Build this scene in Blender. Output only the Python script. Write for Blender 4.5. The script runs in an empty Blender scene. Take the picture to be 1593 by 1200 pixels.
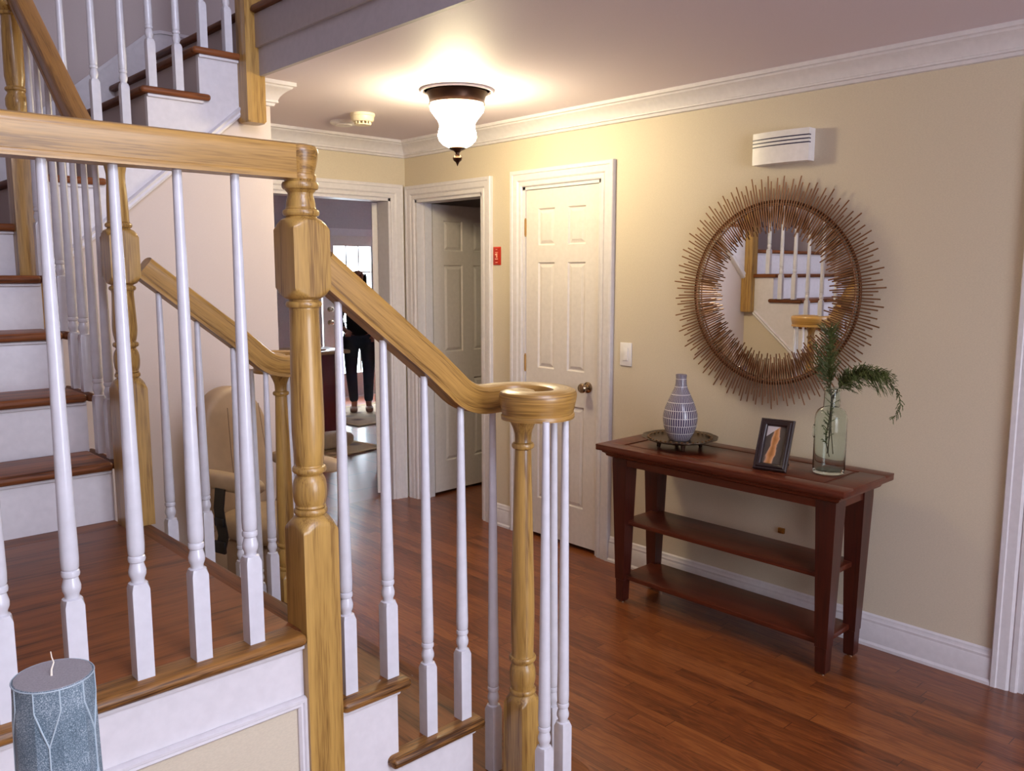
import bpy, bmesh, math, random
from mathutils import Vector, Matrix
random.seed(7)
C = bpy.context.scene.collection
S = bpy.context.scene
PI = math.pi

# ------------------------------------------------------------------ camera
cam_d = bpy.data.cameras.new('camera'); cam = bpy.data.objects.new('camera', cam_d); C.objects.link(cam)
YAW, PITCH = 0.7499, 0.1333
cam.location = (0, 0, 1.54)
cam.rotation_euler = (PI/2 - PITCH, 0, -YAW)
cam_d.sensor_fit = 'HORIZONTAL'; cam_d.sensor_width = 36; cam_d.lens = 36*1310.2/1593
cam_d.clip_start = 0.02
S.camera = cam
# ------------------------------------------------------------------ world, exposure
w = bpy.data.worlds.new('world'); S.world = w; w.use_nodes = True
bg = w.node_tree.nodes['Background']; bg.inputs[0].default_value = (0.80, 0.90, 1.0, 1); bg.inputs[1].default_value = 3.0
S.view_settings.view_transform = 'Standard'; S.view_settings.look = 'None'
S.view_settings.gamma = 1; S.view_settings.use_curve_mapping = False
S.view_settings.exposure = 0.72
S.cycles.use_denoising = True
S.cycles.max_bounces = 8; S.cycles.diffuse_bounces = 4; S.cycles.glossy_bounces = 4
S.cycles.sample_clamp_indirect = 6
# ------------------------------------------------------------------ daylight at the windows
def area(name, loc, rot, sx, sy, power, col):
    l = bpy.data.lights.new(name, 'AREA'); l.shape = 'RECTANGLE'; l.size = sx; l.size_y = sy
    l.energy = power; l.color = col
    o = bpy.data.objects.new(name, l); o.location = loc; o.rotation_euler = rot; C.objects.link(o); return o
area('entry_window_daylight', (1.35, -2.36, 1.45), (PI/2, 0, 0), 1.7, 1.9, 38, (0.84, 0.85, 1.0))
area('upper_window_daylight', (0.6, -2.36, 3.9), (PI/2, 0, 0), 1.8, 1.6, 75, (0.72, 0.75, 1.0))
area('glass_door_daylight', (5.9, 9.12, 1.2), (-PI/2, 0, 0), 1.3, 1.9, 300, (0.75, 0.87, 1.0))

# ------------------------------------------------------------------ helpers
def lin(c):
    return tuple((x/255/12.92 if x/255 <= .04045 else ((x/255+.055)/1.055)**2.4) for x in c)
def tag(o, label=None, cat=None, group=None, kind=None):
    if label: o['label'] = label
    if cat: o['category'] = cat
    if group: o['group'] = group
    if kind: o['kind'] = kind
    return o
def thing(name, loc, label=None, cat=None, group=None, rz=0):
    o = bpy.data.objects.new(name, None); o.empty_display_size = .05; C.objects.link(o)
    o.location = loc; o.rotation_euler = (0, 0, rz)
    return tag(o, label, cat, group)
def link_mesh(name, me, m, parent=None, loc=None):
    o = bpy.data.objects.new(name, me); C.objects.link(o)
    if m: me.materials.clear(); me.materials.append(m)
    if parent: o.parent = parent
    if loc: o.location = loc
    return o
class MB:
    def __init__(s, grain=False):
        s.b = bmesh.new(); s.g = s.b.verts.layers.float_vector.new('grain') if grain else None
    def box(s, x0, x1, y0, y1, z0, z1, bev=0, seg=2):
        t = bmesh.new(); bmesh.ops.create_cube(t, size=1)
        for v in t.verts: v.co = Vector(((x0+x1)/2+v.co.x*(x1-x0), (y0+y1)/2+v.co.y*(y1-y0), (z0+z1)/2+v.co.z*(z1-z0)))
        if bev: bmesh.ops.bevel(t, geom=list(t.edges), offset=bev, segments=seg, profile=.5, affect='EDGES', clamp_overlap=True)
        s.join(t); return s
    def join(s, t, mat=None):
        if mat: bmesh.ops.transform(t, matrix=mat, verts=t.verts)
        me = bpy.data.meshes.new('t'); t.to_mesh(me); t.free(); s.b.from_mesh(me); bpy.data.meshes.remove(me)
    def rings(s, rings, cap=True, closed=False):
        vs = [[s.b.verts.new(p) for p in r] for r in rings]
        n = len(rings[0]); R = len(vs)
        for i in range(R if closed else R-1):
            a, b = vs[i], vs[(i+1) % R]
            for k in range(n):
                s.b.faces.new((a[k], a[(k+1) % n], b[(k+1) % n], b[k]))
        if cap and not closed:
            s.b.faces.new(vs[0][::-1]); s.b.faces.new(vs[-1])
        s.last = vs
        return s
    def lathe(s, prof, c=(0, 0, 0), seg=24, cap=True):
        return s.rings([[(c[0]+r*math.cos(2*PI*k/seg), c[1]+r*math.sin(2*PI*k/seg), c[2]+z) for k in range(seg)] for z, r in prof], cap)
    def turned(s, prof, h, c=(0, 0, 0), seg=32):
        """turned post: radius R(z) cut by a square of half side h"""
        rr = []
        for z, R in prof:
            ring = []
            for k in range(seg):
                a = 2*PI*k/seg; q = h/max(abs(math.cos(a)), abs(math.sin(a)))
                r = min(q, R); ring.append((c[0]+r*math.cos(a), c[1]+r*math.sin(a), c[2]+z))
            rr.append(ring)
        return s.rings(rr)
    def prism(s, pts, axis, a, b):
        def P(u, v, w): return {0: (w, u, v), 1: (u, w, v), 2: (u, v, w)}[axis]
        return s.rings([[P(u, v, a) for u, v in pts], [P(u, v, b) for u, v in pts]])
    def sweep_plane(s, path, prof, N, closed=False):
        """mitred sweep of prof (u sideways in plane, v along N) on a polyline lying in a plane with normal N"""
        N = Vector(N); path = [Vector(p) for p in path]; n = len(path); rr = []
        for i, p in enumerate(path):
            t0 = (p-path[i-1]).normalized() if (i or closed) else None
            t1 = (path[(i+1) % n]-p).normalized() if (i < n-1 or closed) else None
            t0 = t0 or t1; t1 = t1 or t0
            s0, s1 = N.cross(t0), N.cross(t1); m = (s0+s1)/(1+s0.dot(s1))
            rr.append([p+m*u+N*v for u, v in prof])
        return s.rings(rr, closed=closed)
    def sweep(s, path, prof, cap=True):
        """prof (side, up); side stays level"""
        path = [Vector(p) for p in path]; n = len(path); rr = []
        for i, p in enumerate(path):
            t0 = (p-path[max(i-1, 0)]); t1 = (path[min(i+1, n-1)]-p)
            t0 = t0.normalized() if t0.length > 1e-9 else None; t1 = t1.normalized() if t1.length > 1e-9 else None
            t0 = t0 or t1; t1 = t1 or t0
            t = (t0+t1).normalized(); sd = t.cross(Vector((0, 0, 1))).normalized(); up = sd.cross(t)
            k = 1/max(.5, t.dot(t0))
            rr.append([p+sd*u*1+up*v*k for u, v in prof])
        s.rings(rr, cap)
        if s.g:
            L = 0
            for i, ring in enumerate(s.last):
                if i: L += (path[i]-path[i-1]).length
                for j, v in enumerate(ring): v[s.g] = Vector((prof[j][0]+.5, L+.01, prof[j][1]))
        return s
    def tube(s, path, r, seg=8, cap=True):
        path = [Vector(p) for p in path]; n = len(path); rr = []; ref = None
        for i, p in enumerate(path):
            t = (path[min(i+1, n-1)]-path[max(i-1, 0)]).normalized()
            if ref is None: ref = Vector((0, 0, 1)) if abs(t.z) < .9 else Vector((1, 0, 0))
            a = t.cross(ref).normalized(); b = a.cross(t); ref = b
            q = r[i] if isinstance(r, (list, tuple)) else r
            rr.append([p+(a*math.cos(2*PI*k/seg)+b*math.sin(2*PI*k/seg))*q for k in range(seg)])
        return s.rings(rr, cap)
    def ball(s, c, r, sub=2):
        t = bmesh.new(); bmesh.ops.create_icosphere(t, subdivisions=sub, radius=1)
        r = r if isinstance(r, (list, tuple)) else (r, r, r)
        for v in t.verts: v.co = Vector((c[0]+v.co.x*r[0], c[1]+v.co.y*r[1], c[2]+v.co.z*r[2]))
        s.join(t); return s
    def xform(s, M): bmesh.ops.transform(s.b, matrix=M, verts=s.b.verts); return s
    def mesh(s, smooth=35, name='m'):
        bmesh.ops.recalc_face_normals(s.b, faces=s.b.faces)
        me = bpy.data.meshes.new(name); s.b.to_mesh(me); s.b.free()
        if smooth:
            for p in me.polygons: p.use_smooth = True
            me.set_sharp_from_angle(angle=math.radians(smooth))
        return me
    def build(s, name, m, parent=None, local=False, smooth=35):
        if s.g:
            for v in s.b.verts:
                if v[s.g].length < 1e-6: v[s.g] = Vector((v.co.y, v.co.x+3, v.co.z))
        if parent and not local: s.xform(Matrix.Translation(-parent.location))
        me = s.mesh(smooth, name); return link_mesh(name, me, m, parent)
def struct(o): o['kind'] = 'structure'; return o

# ------------------------------------------------------------------ materials
def newmat(name):
    m = bpy.data.materials.new(name); m.use_nodes = True; nt = m.node_tree
    return m, nt, nt.nodes['Principled BSDF']
def N(nt, t, **kw):
    n = nt.nodes.new(t)
    for k, v in kw.items(): setattr(n, k, v)
    return n
def math_n(nt, op, a, b=None, c=None):
    n = N(nt, 'ShaderNodeMath', operation=op)
    for i, x in enumerate((a, b, c)):
        if x is None: continue
        if isinstance(x, (int, float)): n.inputs[i].default_value = x
        else: nt.links.new(x, n.inputs[i])
    return n.outputs[0]
def ramp(nt, fac, stops):
    r = N(nt, 'ShaderNodeValToRGB'); e = r.color_ramp.elements
    while len(e) > 1: e.remove(e[-1])
    e[0].position, e[0].color = stops[0][0], (*stops[0][1], 1)
    for p, c in stops[1:]:
        q = e.new(p); q.color = (*c, 1)
    nt.links.new(fac, r.inputs[0]); return r.outputs[0]
def plain(name, c, rough=.5, metal=0, noise=0, nscale=40, bump=0, spec=None, coat=0):
    m, nt, b = newmat(name); col = lin(c)
    b.inputs['Base Color'].default_value = (*col, 1); b.inputs['Roughness'].default_value = rough; b.inputs['Metallic'].default_value = metal
    if spec is not None: b.inputs['Specular IOR Level'].default_value = spec
    if coat: b.inputs['Coat Weight'].default_value = coat; b.inputs['Coat Roughness'].default_value = .15
    tc = N(nt, 'ShaderNodeTexCoord'); nz = N(nt, 'ShaderNodeTexNoise'); nz.inputs['Scale'].default_value = nscale; nz.inputs['Detail'].default_value = 3
    nt.links.new(tc.outputs['Object'], nz.inputs['Vector'])
    k = noise or .04
    nt.links.new(ramp(nt, nz.outputs[0], [(.3, tuple(x*(1-k) for x in col)), (.7, tuple(min(1, x*(1+k)) for x in col))]), b.inputs['Base Color'])
    if bump:
        bp = N(nt, 'ShaderNodeBump'); bp.inputs['Strength'].default_value = bump; bp.inputs['Distance'].default_value = .002
        nt.links.new(nz.outputs[0], bp.inputs['Height']); nt.links.new(bp.outputs[0], b.inputs['Normal'])
    return m
def wood(name, light, dark, axis, rough=.35, scale=1.0, coat=.3, contrast=1.0, attr=None, spec=.5):
    m, nt, b = newmat(name); L, D = lin(light), lin(dark)
    tc = N(nt, 'ShaderNodeTexCoord'); mp = N(nt, 'ShaderNodeMapping'); src = tc.outputs['Object']; b.inputs['Specular IOR Level'].default_value = spec
    if attr:
        at_ = N(nt, 'ShaderNodeAttribute'); at_.attribute_name = attr; src = at_.outputs['Vector']
    sc = [38*scale]*3; sc[axis] = 1.6*scale
    mp.inputs['Scale'].default_value = sc
    nt.links.new(src, mp.inputs['Vector'])
    n1 = N(nt, 'ShaderNodeTexNoise'); n1.inputs['Scale'].default_value = 1; n1.inputs['Detail'].default_value = 3; n1.inputs['Distortion'].default_value = .6
    nt.links.new(mp.outputs[0], n1.inputs['Vector'])
    mp2 = N(nt, 'ShaderNodeMapping'); sc2 = [330*scale]*3; sc2[axis] = 14*scale; mp2.inputs['Scale'].default_value = sc2
    nt.links.new(src, mp2.inputs['Vector'])
    n2 = N(nt, 'ShaderNodeTexNoise'); n2.inputs['Scale'].default_value = 1; n2.inputs['Detail'].default_value = 2
    nt.links.new(mp2.outputs[0], n2.inputs['Vector'])
    f = math_n(nt, 'ADD', math_n(nt, 'MULTIPLY', n1.outputs[0], .6), math_n(nt, 'MULTIPLY', n2.outputs[0], .4))
    h = .17/contrast
    nt.links.new(ramp(nt, f, [(.5-h, D), (.5, tuple((a*.7+c*.3) for a, c in zip(L, D))), (.5+h, L)]), b.inputs['Base Color'])
    b.inputs['Roughness'].default_value = rough; b.inputs['Coat Weight'].default_value = coat; b.inputs['Coat Roughness'].default_value = .12
    bp = N(nt, 'ShaderNodeBump'); bp.inputs['Strength'].default_value = .25; bp.inputs['Distance'].default_value = .0006
    nt.links.new(n2.outputs[0], bp.inputs['Height']); nt.links.new(bp.outputs[0], b.inputs['Normal'])
    return m
def floor_mat():
    m, nt, b = newmat('oak_strip_floor')
    tc = N(nt, 'ShaderNodeTexCoord'); sp = N(nt, 'ShaderNodeSeparateXYZ'); nt.links.new(tc.outputs['Object'], sp.inputs[0])
    u = math_n(nt, 'DIVIDE', sp.outputs[0], .057); row = math_n(nt, 'FLOOR', u); fu = math_n(nt, 'FRACT', u)
    wn = N(nt, 'ShaderNodeTexWhiteNoise', noise_dimensions='1D'); nt.links.new(row, wn.inputs['W'])
    v = math_n(nt, 'ADD', math_n(nt, 'DIVIDE', sp.outputs[1], .85), math_n(nt, 'MULTIPLY', wn.outputs[0], 9.0))
    colu = math_n(nt, 'FLOOR', v); fv = math_n(nt, 'FRACT', v)
    cv = N(nt, 'ShaderNodeCombineXYZ'); nt.links.new(row, cv.inputs[0]); nt.links.new(colu, cv.inputs[1])
    w2 = N(nt, 'ShaderNodeTexWhiteNoise', noise_dimensions='2D'); nt.links.new(cv.outputs[0], w2.inputs['Vector'])
    g = N(nt, 'ShaderNodeCombineXYZ')
    nt.links.new(math_n(nt, 'MULTIPLY', sp.outputs[0], 26), g.inputs[0]); nt.links.new(math_n(nt, 'MULTIPLY', sp.outputs[1], 2.0), g.inputs[1])
    nt.links.new(math_n(nt, 'MULTIPLY', w2.outputs[0], 40), g.inputs[2])
    n1 = N(nt, 'ShaderNodeTexNoise'); n1.inputs['Scale'].default_value = 1; n1.inputs['Detail'].default_value = 4; n1.inputs['Distortion'].default_value = 1.2
    nt.links.new(g.outputs[0], n1.inputs['Vector'])
    wv = math_n(nt, 'SINE', math_n(nt, 'MULTIPLY', n1.outputs[0], 46.0))
    g2 = N(nt, 'ShaderNodeCombineXYZ')
    nt.links.new(math_n(nt, 'MULTIPLY', sp.outputs[0], 260), g2.inputs[0]); nt.links.new(math_n(nt, 'MULTIPLY', sp.outputs[1], 9.0), g2.inputs[1])
    n2 = N(nt, 'ShaderNodeTexNoise'); n2.inputs['Scale'].default_value = 1; n2.inputs['Detail'].default_value = 2; nt.links.new(g2.outputs[0], n2.inputs['Vector'])
    f = math_n(nt, 'ADD', math_n(nt, 'ADD', math_n(nt, 'MULTIPLY', n1.outputs[0], .35), math_n(nt, 'ADD', math_n(nt, 'MULTIPLY', w2.outputs[0], .24), .05)),
               math_n(nt, 'ADD', math_n(nt, 'MULTIPLY', n2.outputs[0], .3), math_n(nt, 'MULTIPLY', wv, .085)))
    col = ramp(nt, f, [(.24, lin((76, 35, 13))), (.48, lin((118, 60, 26))), (.74, lin((148, 86, 41)))])
    gap = math_n(nt, 'MAXIMUM', math_n(nt, 'LESS_THAN', fu, .025), math_n(nt, 'LESS_THAN', fv, .003))
    mx = N(nt, 'ShaderNodeMixRGB'); nt.links.new(gap, mx.inputs[0]); nt.links.new(col, mx.inputs[1]); mx.inputs[2].default_value = (*lin((66, 28, 12)), 1)
    nt.links.new(mx.outputs[0], b.inputs['Base Color'])
    b.inputs['Roughness'].default_value = .32; b.inputs['Coat Weight'].default_value = .25; b.inputs['Coat Roughness'].default_value = .2
    return m
def tile_mat():
    m, nt, b = newmat('brown_tile')
    tc = N(nt, 'ShaderNodeTexCoord'); br = N(nt, 'ShaderNodeTexBrick'); br.offset = .5
    mp = N(nt, 'ShaderNodeMapping'); mp.inputs['Rotation'].default_value = (0, 0, .0)
    nt.links.new(tc.outputs['Object'], mp.inputs[0]); nt.links.new(mp.outputs[0], br.inputs['Vector'])
    br.inputs['Scale'].default_value = 1; br.inputs['Brick Width'].default_value = .42; br.inputs['Row Height'].default_value = .42; br.inputs['Mortar Size'].default_value = .006
    br.inputs['Color1'].default_value = (*lin((140, 72, 42)), 1); br.inputs['Color2'].default_value = (*lin((122, 60, 36)), 1); br.inputs['Mortar'].default_value = (*lin((80, 42, 30)), 1)
    nt.links.new(br.outputs[0], b.inputs['Base Color']); b.inputs['Roughness'].default_value = .28
    return m
def wall_mat(name, c, k=.03):
    m, nt, b = newmat(name); col = lin(c)
    tc = N(nt, 'ShaderNodeTexCoord'); mp = N(nt, 'ShaderNodeMapping'); mp.inputs['Scale'].default_value = (160, 160, 420)
    nt.links.new(tc.outputs['Object'], mp.inputs[0])
    nz = N(nt, 'ShaderNodeTexNoise'); nz.inputs['Scale'].default_value = 1; nz.inputs['Detail'].default_value = 2; nt.links.new(mp.outputs[0], nz.inputs['Vector'])
    nt.links.new(ramp(nt, nz.outputs[0], [(.3, tuple(x*(1-k*2) for x in col)), (.7, tuple(x*(1+k) for x in col))]), b.inputs['Base Color'])
    b.inputs['Roughness'].default_value = .62
    bp = N(nt, 'ShaderNodeBump'); bp.inputs['Strength'].default_value = .12; bp.inputs['Distance'].default_value = .001
    nt.links.new(nz.outputs[0], bp.inputs['Height']); nt.links.new(bp.outputs[0], b.inputs['Normal'])
    return m
M = {}
M['wall'] = wall_mat('beige_wallpaper', (206, 193, 170))
M['stairwall'] = wall_mat('pale_wall_paint', (202, 186, 176), .012)
M['upwall'] = wall_mat('upstairs_wall_paint', (186, 172, 168), .012)
M['ceil'] = wall_mat('ceiling_paint', (220, 208, 216), .01)
M['white'] = plain('white_trim_paint', (214, 209, 211), .38)
M['bal'] = plain('white_baluster_gloss', (206, 204, 209), .25, coat=.25)
M['doorw'] = plain('white_door_paint', (216, 208, 202), .4)
M['fascia'] = plain('fascia_paint', (176, 168, 170), .6)
M['oakZ'] = wood('oak_post_grain', (186, 146, 76), (116, 80, 34), 2, .35, 1, .22, 1.15)
M['oakX'] = wood('oak_rail_grain', (182, 138, 68), (106, 72, 28), 1, .36, 1, .18, 1.15, 'grain')
M['oakY'] = wood('oak_rail_grain_long', (166, 118, 58), (100, 66, 28), 1, .4, 1, .1, 1.1, 'grain')
M['treadX'] = wood('stained_tread_cross_grain', (136, 78, 40), (72, 38, 19), 0, .45, .8, .05, 1.2, None, .3)
M['treadY'] = wood('stained_tread_grain', (124, 72, 36), (70, 38, 18), 1, .5, .8, .0, 1.2, None, .25)
M['nose'] = wood('oak_nosing_grain', (152, 104, 50), (66, 38, 14), 0, .42, 1, .08, 1.5, None, .35)
M['floor'] = floor_mat(); M['tile'] = tile_mat()
M['cherry'] = wood('dark_cherry_wood', (98, 42, 22), (54, 20, 11), 1, .34, .6, .12, .8, None, .4)
M['cherryZ'] = wood('dark_cherry_leg', (72, 26, 16), (42, 14, 9), 2, .34, .6, .2, .8)
M['bronze'] = plain('dark_bronze', (70, 48, 36), .35, .8)
M['brass'] = plain('aged_brass', (176, 132, 72), .3, 1)
M['nickel'] = plain('satin_nickel', (170, 150, 125), .22, 1)
M['copper'] = plain('copper_rod', (146, 106, 76), .38, .75)
M['ring'] = plain('dark_copper_ring', (104, 66, 44), .4, .8)
M['plastic'] = plain('white_plastic', (232, 228, 226), .35)
M['cream'] = plain('cream_plastic', (236, 224, 196), .4)
M['navy'] = plain('navy_stripe', (34, 28, 66), .4)
M['red'] = plain('red_plate', (176, 38, 14), .45)
M['pink'] = plain('pale_lettering', (255, 190, 160), .5)
M['beige'] = plain('beige_leather', (158, 132, 104), .5, 0, .08, 18)
M['beige2'] = plain('light_beige_leather', (170, 146, 116), .5, 0, .08, 18)
M['black'] = plain('black_plastic', (22, 20, 22), .4)
M['grey'] = plain('grey_room_paint', (184, 175, 178), .7)
M['dark'] = plain('closet_paint', (190, 180, 168), .8)
M['cabred'] = plain('oxblood_cabinet', (84, 18, 10), .35)
M['counter'] = wood('pale_counter_wood', (190, 150, 100), (140, 100, 60), 0)
m, nt, b = newmat('mirror_glass'); b.inputs['Metallic'].default_value = 1; b.inputs['Roughness'].default_value = .0; b.inputs['Base Color'].default_value = (.93, .93, .93, 1); M['mirror'] = m
def glassmat(name, col, rough=0.0, ior=1.3):
    m, nt, b = newmat(name); b.inputs['Transmission Weight'].default_value = 1; b.inputs['Roughness'].default_value = rough
    b.inputs['IOR'].default_value = ior; b.inputs['Base Color'].default_value = (*col, 1); return m
M['glass'] = glassmat('green_tinted_glass', (.90, .97, .94), 0.0, 1.25)
M['pane'] = glassmat('window_glass', (1, 1, 1), 0.0, 1.02)
m, nt, b = newmat('frosted_lamp_glass'); b.inputs['Base Color'].default_value = (1, .95, .85, 1)
b.inputs['Emission Color'].default_value = (1, .85, .53, 1); b.inputs['Emission Strength'].default_value = 52; M['shade'] = m

def rail_prof(w=.031, h=.07):
    half = [(0, 0), (.62, 0), (.82, .0), (.84, .11), (.80, .16), (.74, .175), (.77, .24), (.84, .38), (.93, .58), (1, .76), (.98, .87), (.86, .96), (.5, 1.02), (0, 1.04)]
    r = [(x*w, z*h) for x, z in half]
    return r+[(-x, z) for x, z in r[::-1][1:-1]]
RP = rail_prof()

# ================================================================== SETTING
XW, YB, ZC, XF, Z2 = 3.37, 4.66, 2.386, 1.785, 2.67
ZT = 5.0; YN = -2.4; XL = -.32; YS = 3.63; XS = 1.886
struct(MB().box(XL-.2, 3.37, YN-.1, 4.78, -.06, 0).build('floor', M['floor']))
struct(MB().box(3.37, 5.1, YN-.1, 4.78, -.06, 0).build('floor', M['floor']))
struct(MB().box(1.9, 8.2, 4.78, 9.06, -.06, 0).build('floor', M['tile']))
struct(MB().box(XF+.02, 5.1, YN-.1, 4.78, ZC, Z2-.03).build('ceiling', M['ceil']))
struct(MB().box(1.9, 8.2, 4.78, 9.06, 2.47, 2.6).build('ceiling', M['grey']))
struct(MB().box(XL-.2, 5.1, YN-.1, 4.78, ZT, ZT+.1).build('ceiling', M['ceil']))
def wall_with_holes(name, axis, a, b, u0, u1, z0, z1, holes, m):
    """axis 0: wall normal X spanning a..b in X, u is Y. holes (u0,u1,z0,z1)"""
    mb = MB(); us = sorted({u0, u1, *[h[0] for h in holes], *[h[1] for h in holes]})
    def bx(p, q, c, d):
        if axis == 0: mb.box(a, b, p, q, c, d)
        else: mb.box(p, q, a, b, c, d)
    for p, q in zip(us, us[1:]):
        hs = [h for h in holes if h[0] <= p+1e-6 and h[1] >= q-1e-6]; z = z0
        for h in sorted(hs, key=lambda h: h[2]):
            if h[2] > z+1e-6: bx(p, q, z, h[2])
            z = h[3]
        if z < z1-1e-6: bx(p, q, z, z1)
    bmesh.ops.remove_doubles(mb.b, verts=mb.b.verts, dist=1e-5)
    return struct(mb.build(name, m, smooth=0))
D1 = (3.875, 4.55, 0, 2.012); D2 = (2.935, 3.525, 0, 2.02); OP = (-.1, .875, 0, 2.04)
wall_with_holes('wall_right', 0, XW, XW+.12, YN, 4.78, 0, ZC, [D1, D2, OP], M['wall'])
DB = (2.40, 3.25, 0, 2.022)
wall_with_holes('wall_back', 1, YB, YB+.12, XS, XW, 0, ZC, [DB], M['wall'])
# upper storey and stair walls
struct(MB().box(XL-.2, 5.1, YB, YB+.12, ZC, ZT).build('wall_back_upstairs', M['upwall']))
struct(MB().box(XL-.2, XS, YB, YB+.12, 0, ZC).build('wall_back_stairs', M['upwall']))
struct(MB().box(XL-.12, XL, YN, YB, 0, ZT).build('wall_left', M['upwall']))
struct(MB().box(5.0, 5.1, YN, YB, 0, ZT).build('wall_far_right', M['upwall']))
wall_with_holes('wall_near', 1, YN-.1, YN, XL-.2, 5.1, 0, ZT, [(.5, 2.2, .5, 2.4), (-.3, 1.5, 3.1, 4.7)], M['upwall'])
for n, (x0, x1, z0, z1) in enumerate([(.5, 2.2, .5, 2.4), (-.3, 1.5, 3.1, 4.7)], 1):
    f = MB()
    f.box(x0, x0+.05, YN-.08, YN+.01, z0, z1).box(x1-.05, x1, YN-.08, YN+.01, z0, z1).box(x0, x1, YN-.08, YN+.01, z0, z0+.05).box(x0, x1, YN-.08, YN+.01, z1-.05, z1)
    f.box((x0+x1)/2-.015, (x0+x1)/2+.015, YN-.05, YN-.02, z0, z1).box(x0, x1, YN-.05, YN-.02, (z0+z1)/2-.015, (z0+z1)/2+.015)
    wf = struct(f.build('window_%d' % n, M['white']))
# wall under the upper flight: polygon up to the stringer line
SL = .19/.221
def under_z(x): return 1.86+(x-1.295)*SL     # stringer bottom moulding line
pts = [(.80, 0), (XS, 0), (XS, ZC), (XF, ZC), (1.745, under_z(1.745)+.02), (.89, under_z(.89)+.02), (.80, under_z(.80)-.02)]
struct(MB().prism(pts, 1, YS, YS+.1).build('wall_under_stairs', M['stairwall'], smooth=0))
struct(MB().box(XS-.1, XS, YS+.1, YB, 0, ZC).build('wall_closet_side', M['stairwall']))
# second floor edge
struct(MB().box(XF-.0, XF+.02, YN, 3.55, ZC-.001, 2.52).build('trim_1', M['fascia']))
struct(MB().box(XF-.014, XF+.02, YN, 3.55, 2.50, 2.64, .004).build('trim_2', M['fascia']))
struct(MB().box(XF-.035, XF+.07, YN, 3.52, 2.64, Z2, .012).build('trim_3', M['treadY']))
struct(MB().box(XF+.07, 5.0, YN, YB, Z2-.03, Z2).build('floor_upstairs', M['floor']))
# closet beyond door 1 and shell of the room beyond the right opening
struct(MB().box(3.49, 5.0, 3.45, 3.53, 0, ZC).build('wall_closet_near', M['dark']))
struct(MB().box(3.49, 5.0, 4.70, 4.78, 0, ZC).build('wall_closet_back', M['dark']))
# back room
wall_with_holes('wall_backroom_far', 1, 9.0, 9.12, 1.8, 8.2, 0, 2.6, [(5.24, 7.02, 0, 1.99)], M['grey'])
struct(MB().box(1.8, 1.9, 4.78, 9.0, 0, 2.6).build('wall_backroom_left', M['grey']))
struct(MB().box(8.1, 8.2, 4.78, 9.0, 0, 2.6).build('wall_backroom_right', M['grey']))
struct(MB().box(3.37, 8.2, 4.781, 4.86, 0, 2.6).build('wall_backroom_near', M['grey']))
struct(MB().box(2, 12, 9.12, 16, -.2, -.1).build('ground_outside', plain('pale_patio', (200, 200, 205), .8)))

# crown moulding
CP = [(0, 0), (.088, 0), (.088, -.016), (.078, -.019), (.074, -.026), (.06, -.034), (.045, -.046), (.033, -.060), (.026, -.076), (.028, -.079), (.028, -.086), (.018, -.088), (.014, -.100), (0, -.102)]
path = [(XF+.002, YS, ZC), (XS, YS, ZC), (XS, YB, ZC), (XW, YB, ZC), (XW, YN, ZC)]
# outward side: N x t must point into the room
struct(MB().sweep_plane(path, [(-u, v) for u, v in CP], (0, 0, 1)).build('trim_4', M['white'], smooth=30))
# baseboards
BP = [(0, 0), (.022, 0), (.022, .012), (.014, .02), (.014, .096), (.011, .102), (.012, .112), (.008, .118), (.007, .130), (0, .137)]
def baseb(name, p, q):
    struct(MB().sweep_plane([p, q], [(-u, v) for u, v in BP], (0, 0, 1)).build(name, M['white'], smooth=30))
baseb('baseboard_right', (XW, 3.79, 0), (XW, 3.62, 0)); baseb('baseboard_right', (XW, 2.855, 0), (XW, .962, 0)); baseb('baseboard_right', (XW, -.19, 0), (XW, YN, 0))
baseb('baseboard_stairs', (.9, YS, 0), (XS, YS, 0)); baseb('baseboard_closet', (XS, YS, 0), (XS, YB, 0)); baseb('baseboard_back', (XS, YB, 0), (2.31, YB, 0))
# casings (mitred, three sides), profile u outward from opening, v out of the wall
CS = [(0, 0), (0, .010), (.006, .014), (.022, .014), (.026, .010), (.030, .014), (.036, .018), (.066, .020), (.070, .024), (.086, .024), (.090, .020), (.090, 0)]
def casing(name, pts, nrm, flip=1):
    return struct(MB().sweep_plane(pts, [(u*flip, v) for u, v in CS], nrm).build(name, M['white'], smooth=25))
for k, d in enumerate((D1, D2, OP)):
    casing('trim_%d' % (5+k), [(XW, d[1], 0), (XW, d[1], d[3]), (XW, d[0], d[3]), (XW, d[0], 0)], (-1, 0, 0), 1)
    j = MB(); t = .018
    j.box(XW-.002, XW+.122, d[0]-.001, d[0]+t, 0, d[3]).box(XW-.002, XW+.122, d[1]-t, d[1]+.001, 0, d[3]).box(XW-.002, XW+.122, d[0], d[1], d[3]-t, d[3]+.001)
    if k == 0: j.box(XW+.055, XW+.075, d[1]-t-.012, d[1]-t, 0, d[3]-t).box(XW+.055, XW+.075, d[0]+t, d[0]+t+.012, 0, d[3]-t)
    struct(j.build('trim_%d' % (8+k), M['white'], smooth=0))
casing('trim_11', [(DB[0], YB, 0), (DB[0], YB, DB[3]), (DB[1], YB, DB[3]), (DB[1], YB, 0)], (0, -1, 0), 1)
j = MB(); t = .018
j.box(DB[0]-.001, DB[0]+t, YB-.002, YB+.122, 0, DB[3]).box(DB[1]-t, DB[1]+.001, YB-.002, YB+.122, 0, DB[3]).box(DB[0], DB[1], YB-.002, YB+.122, DB[3]-t, DB[3]+.001)
struct(j.build('trim_12', M['white'], smooth=0))
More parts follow.
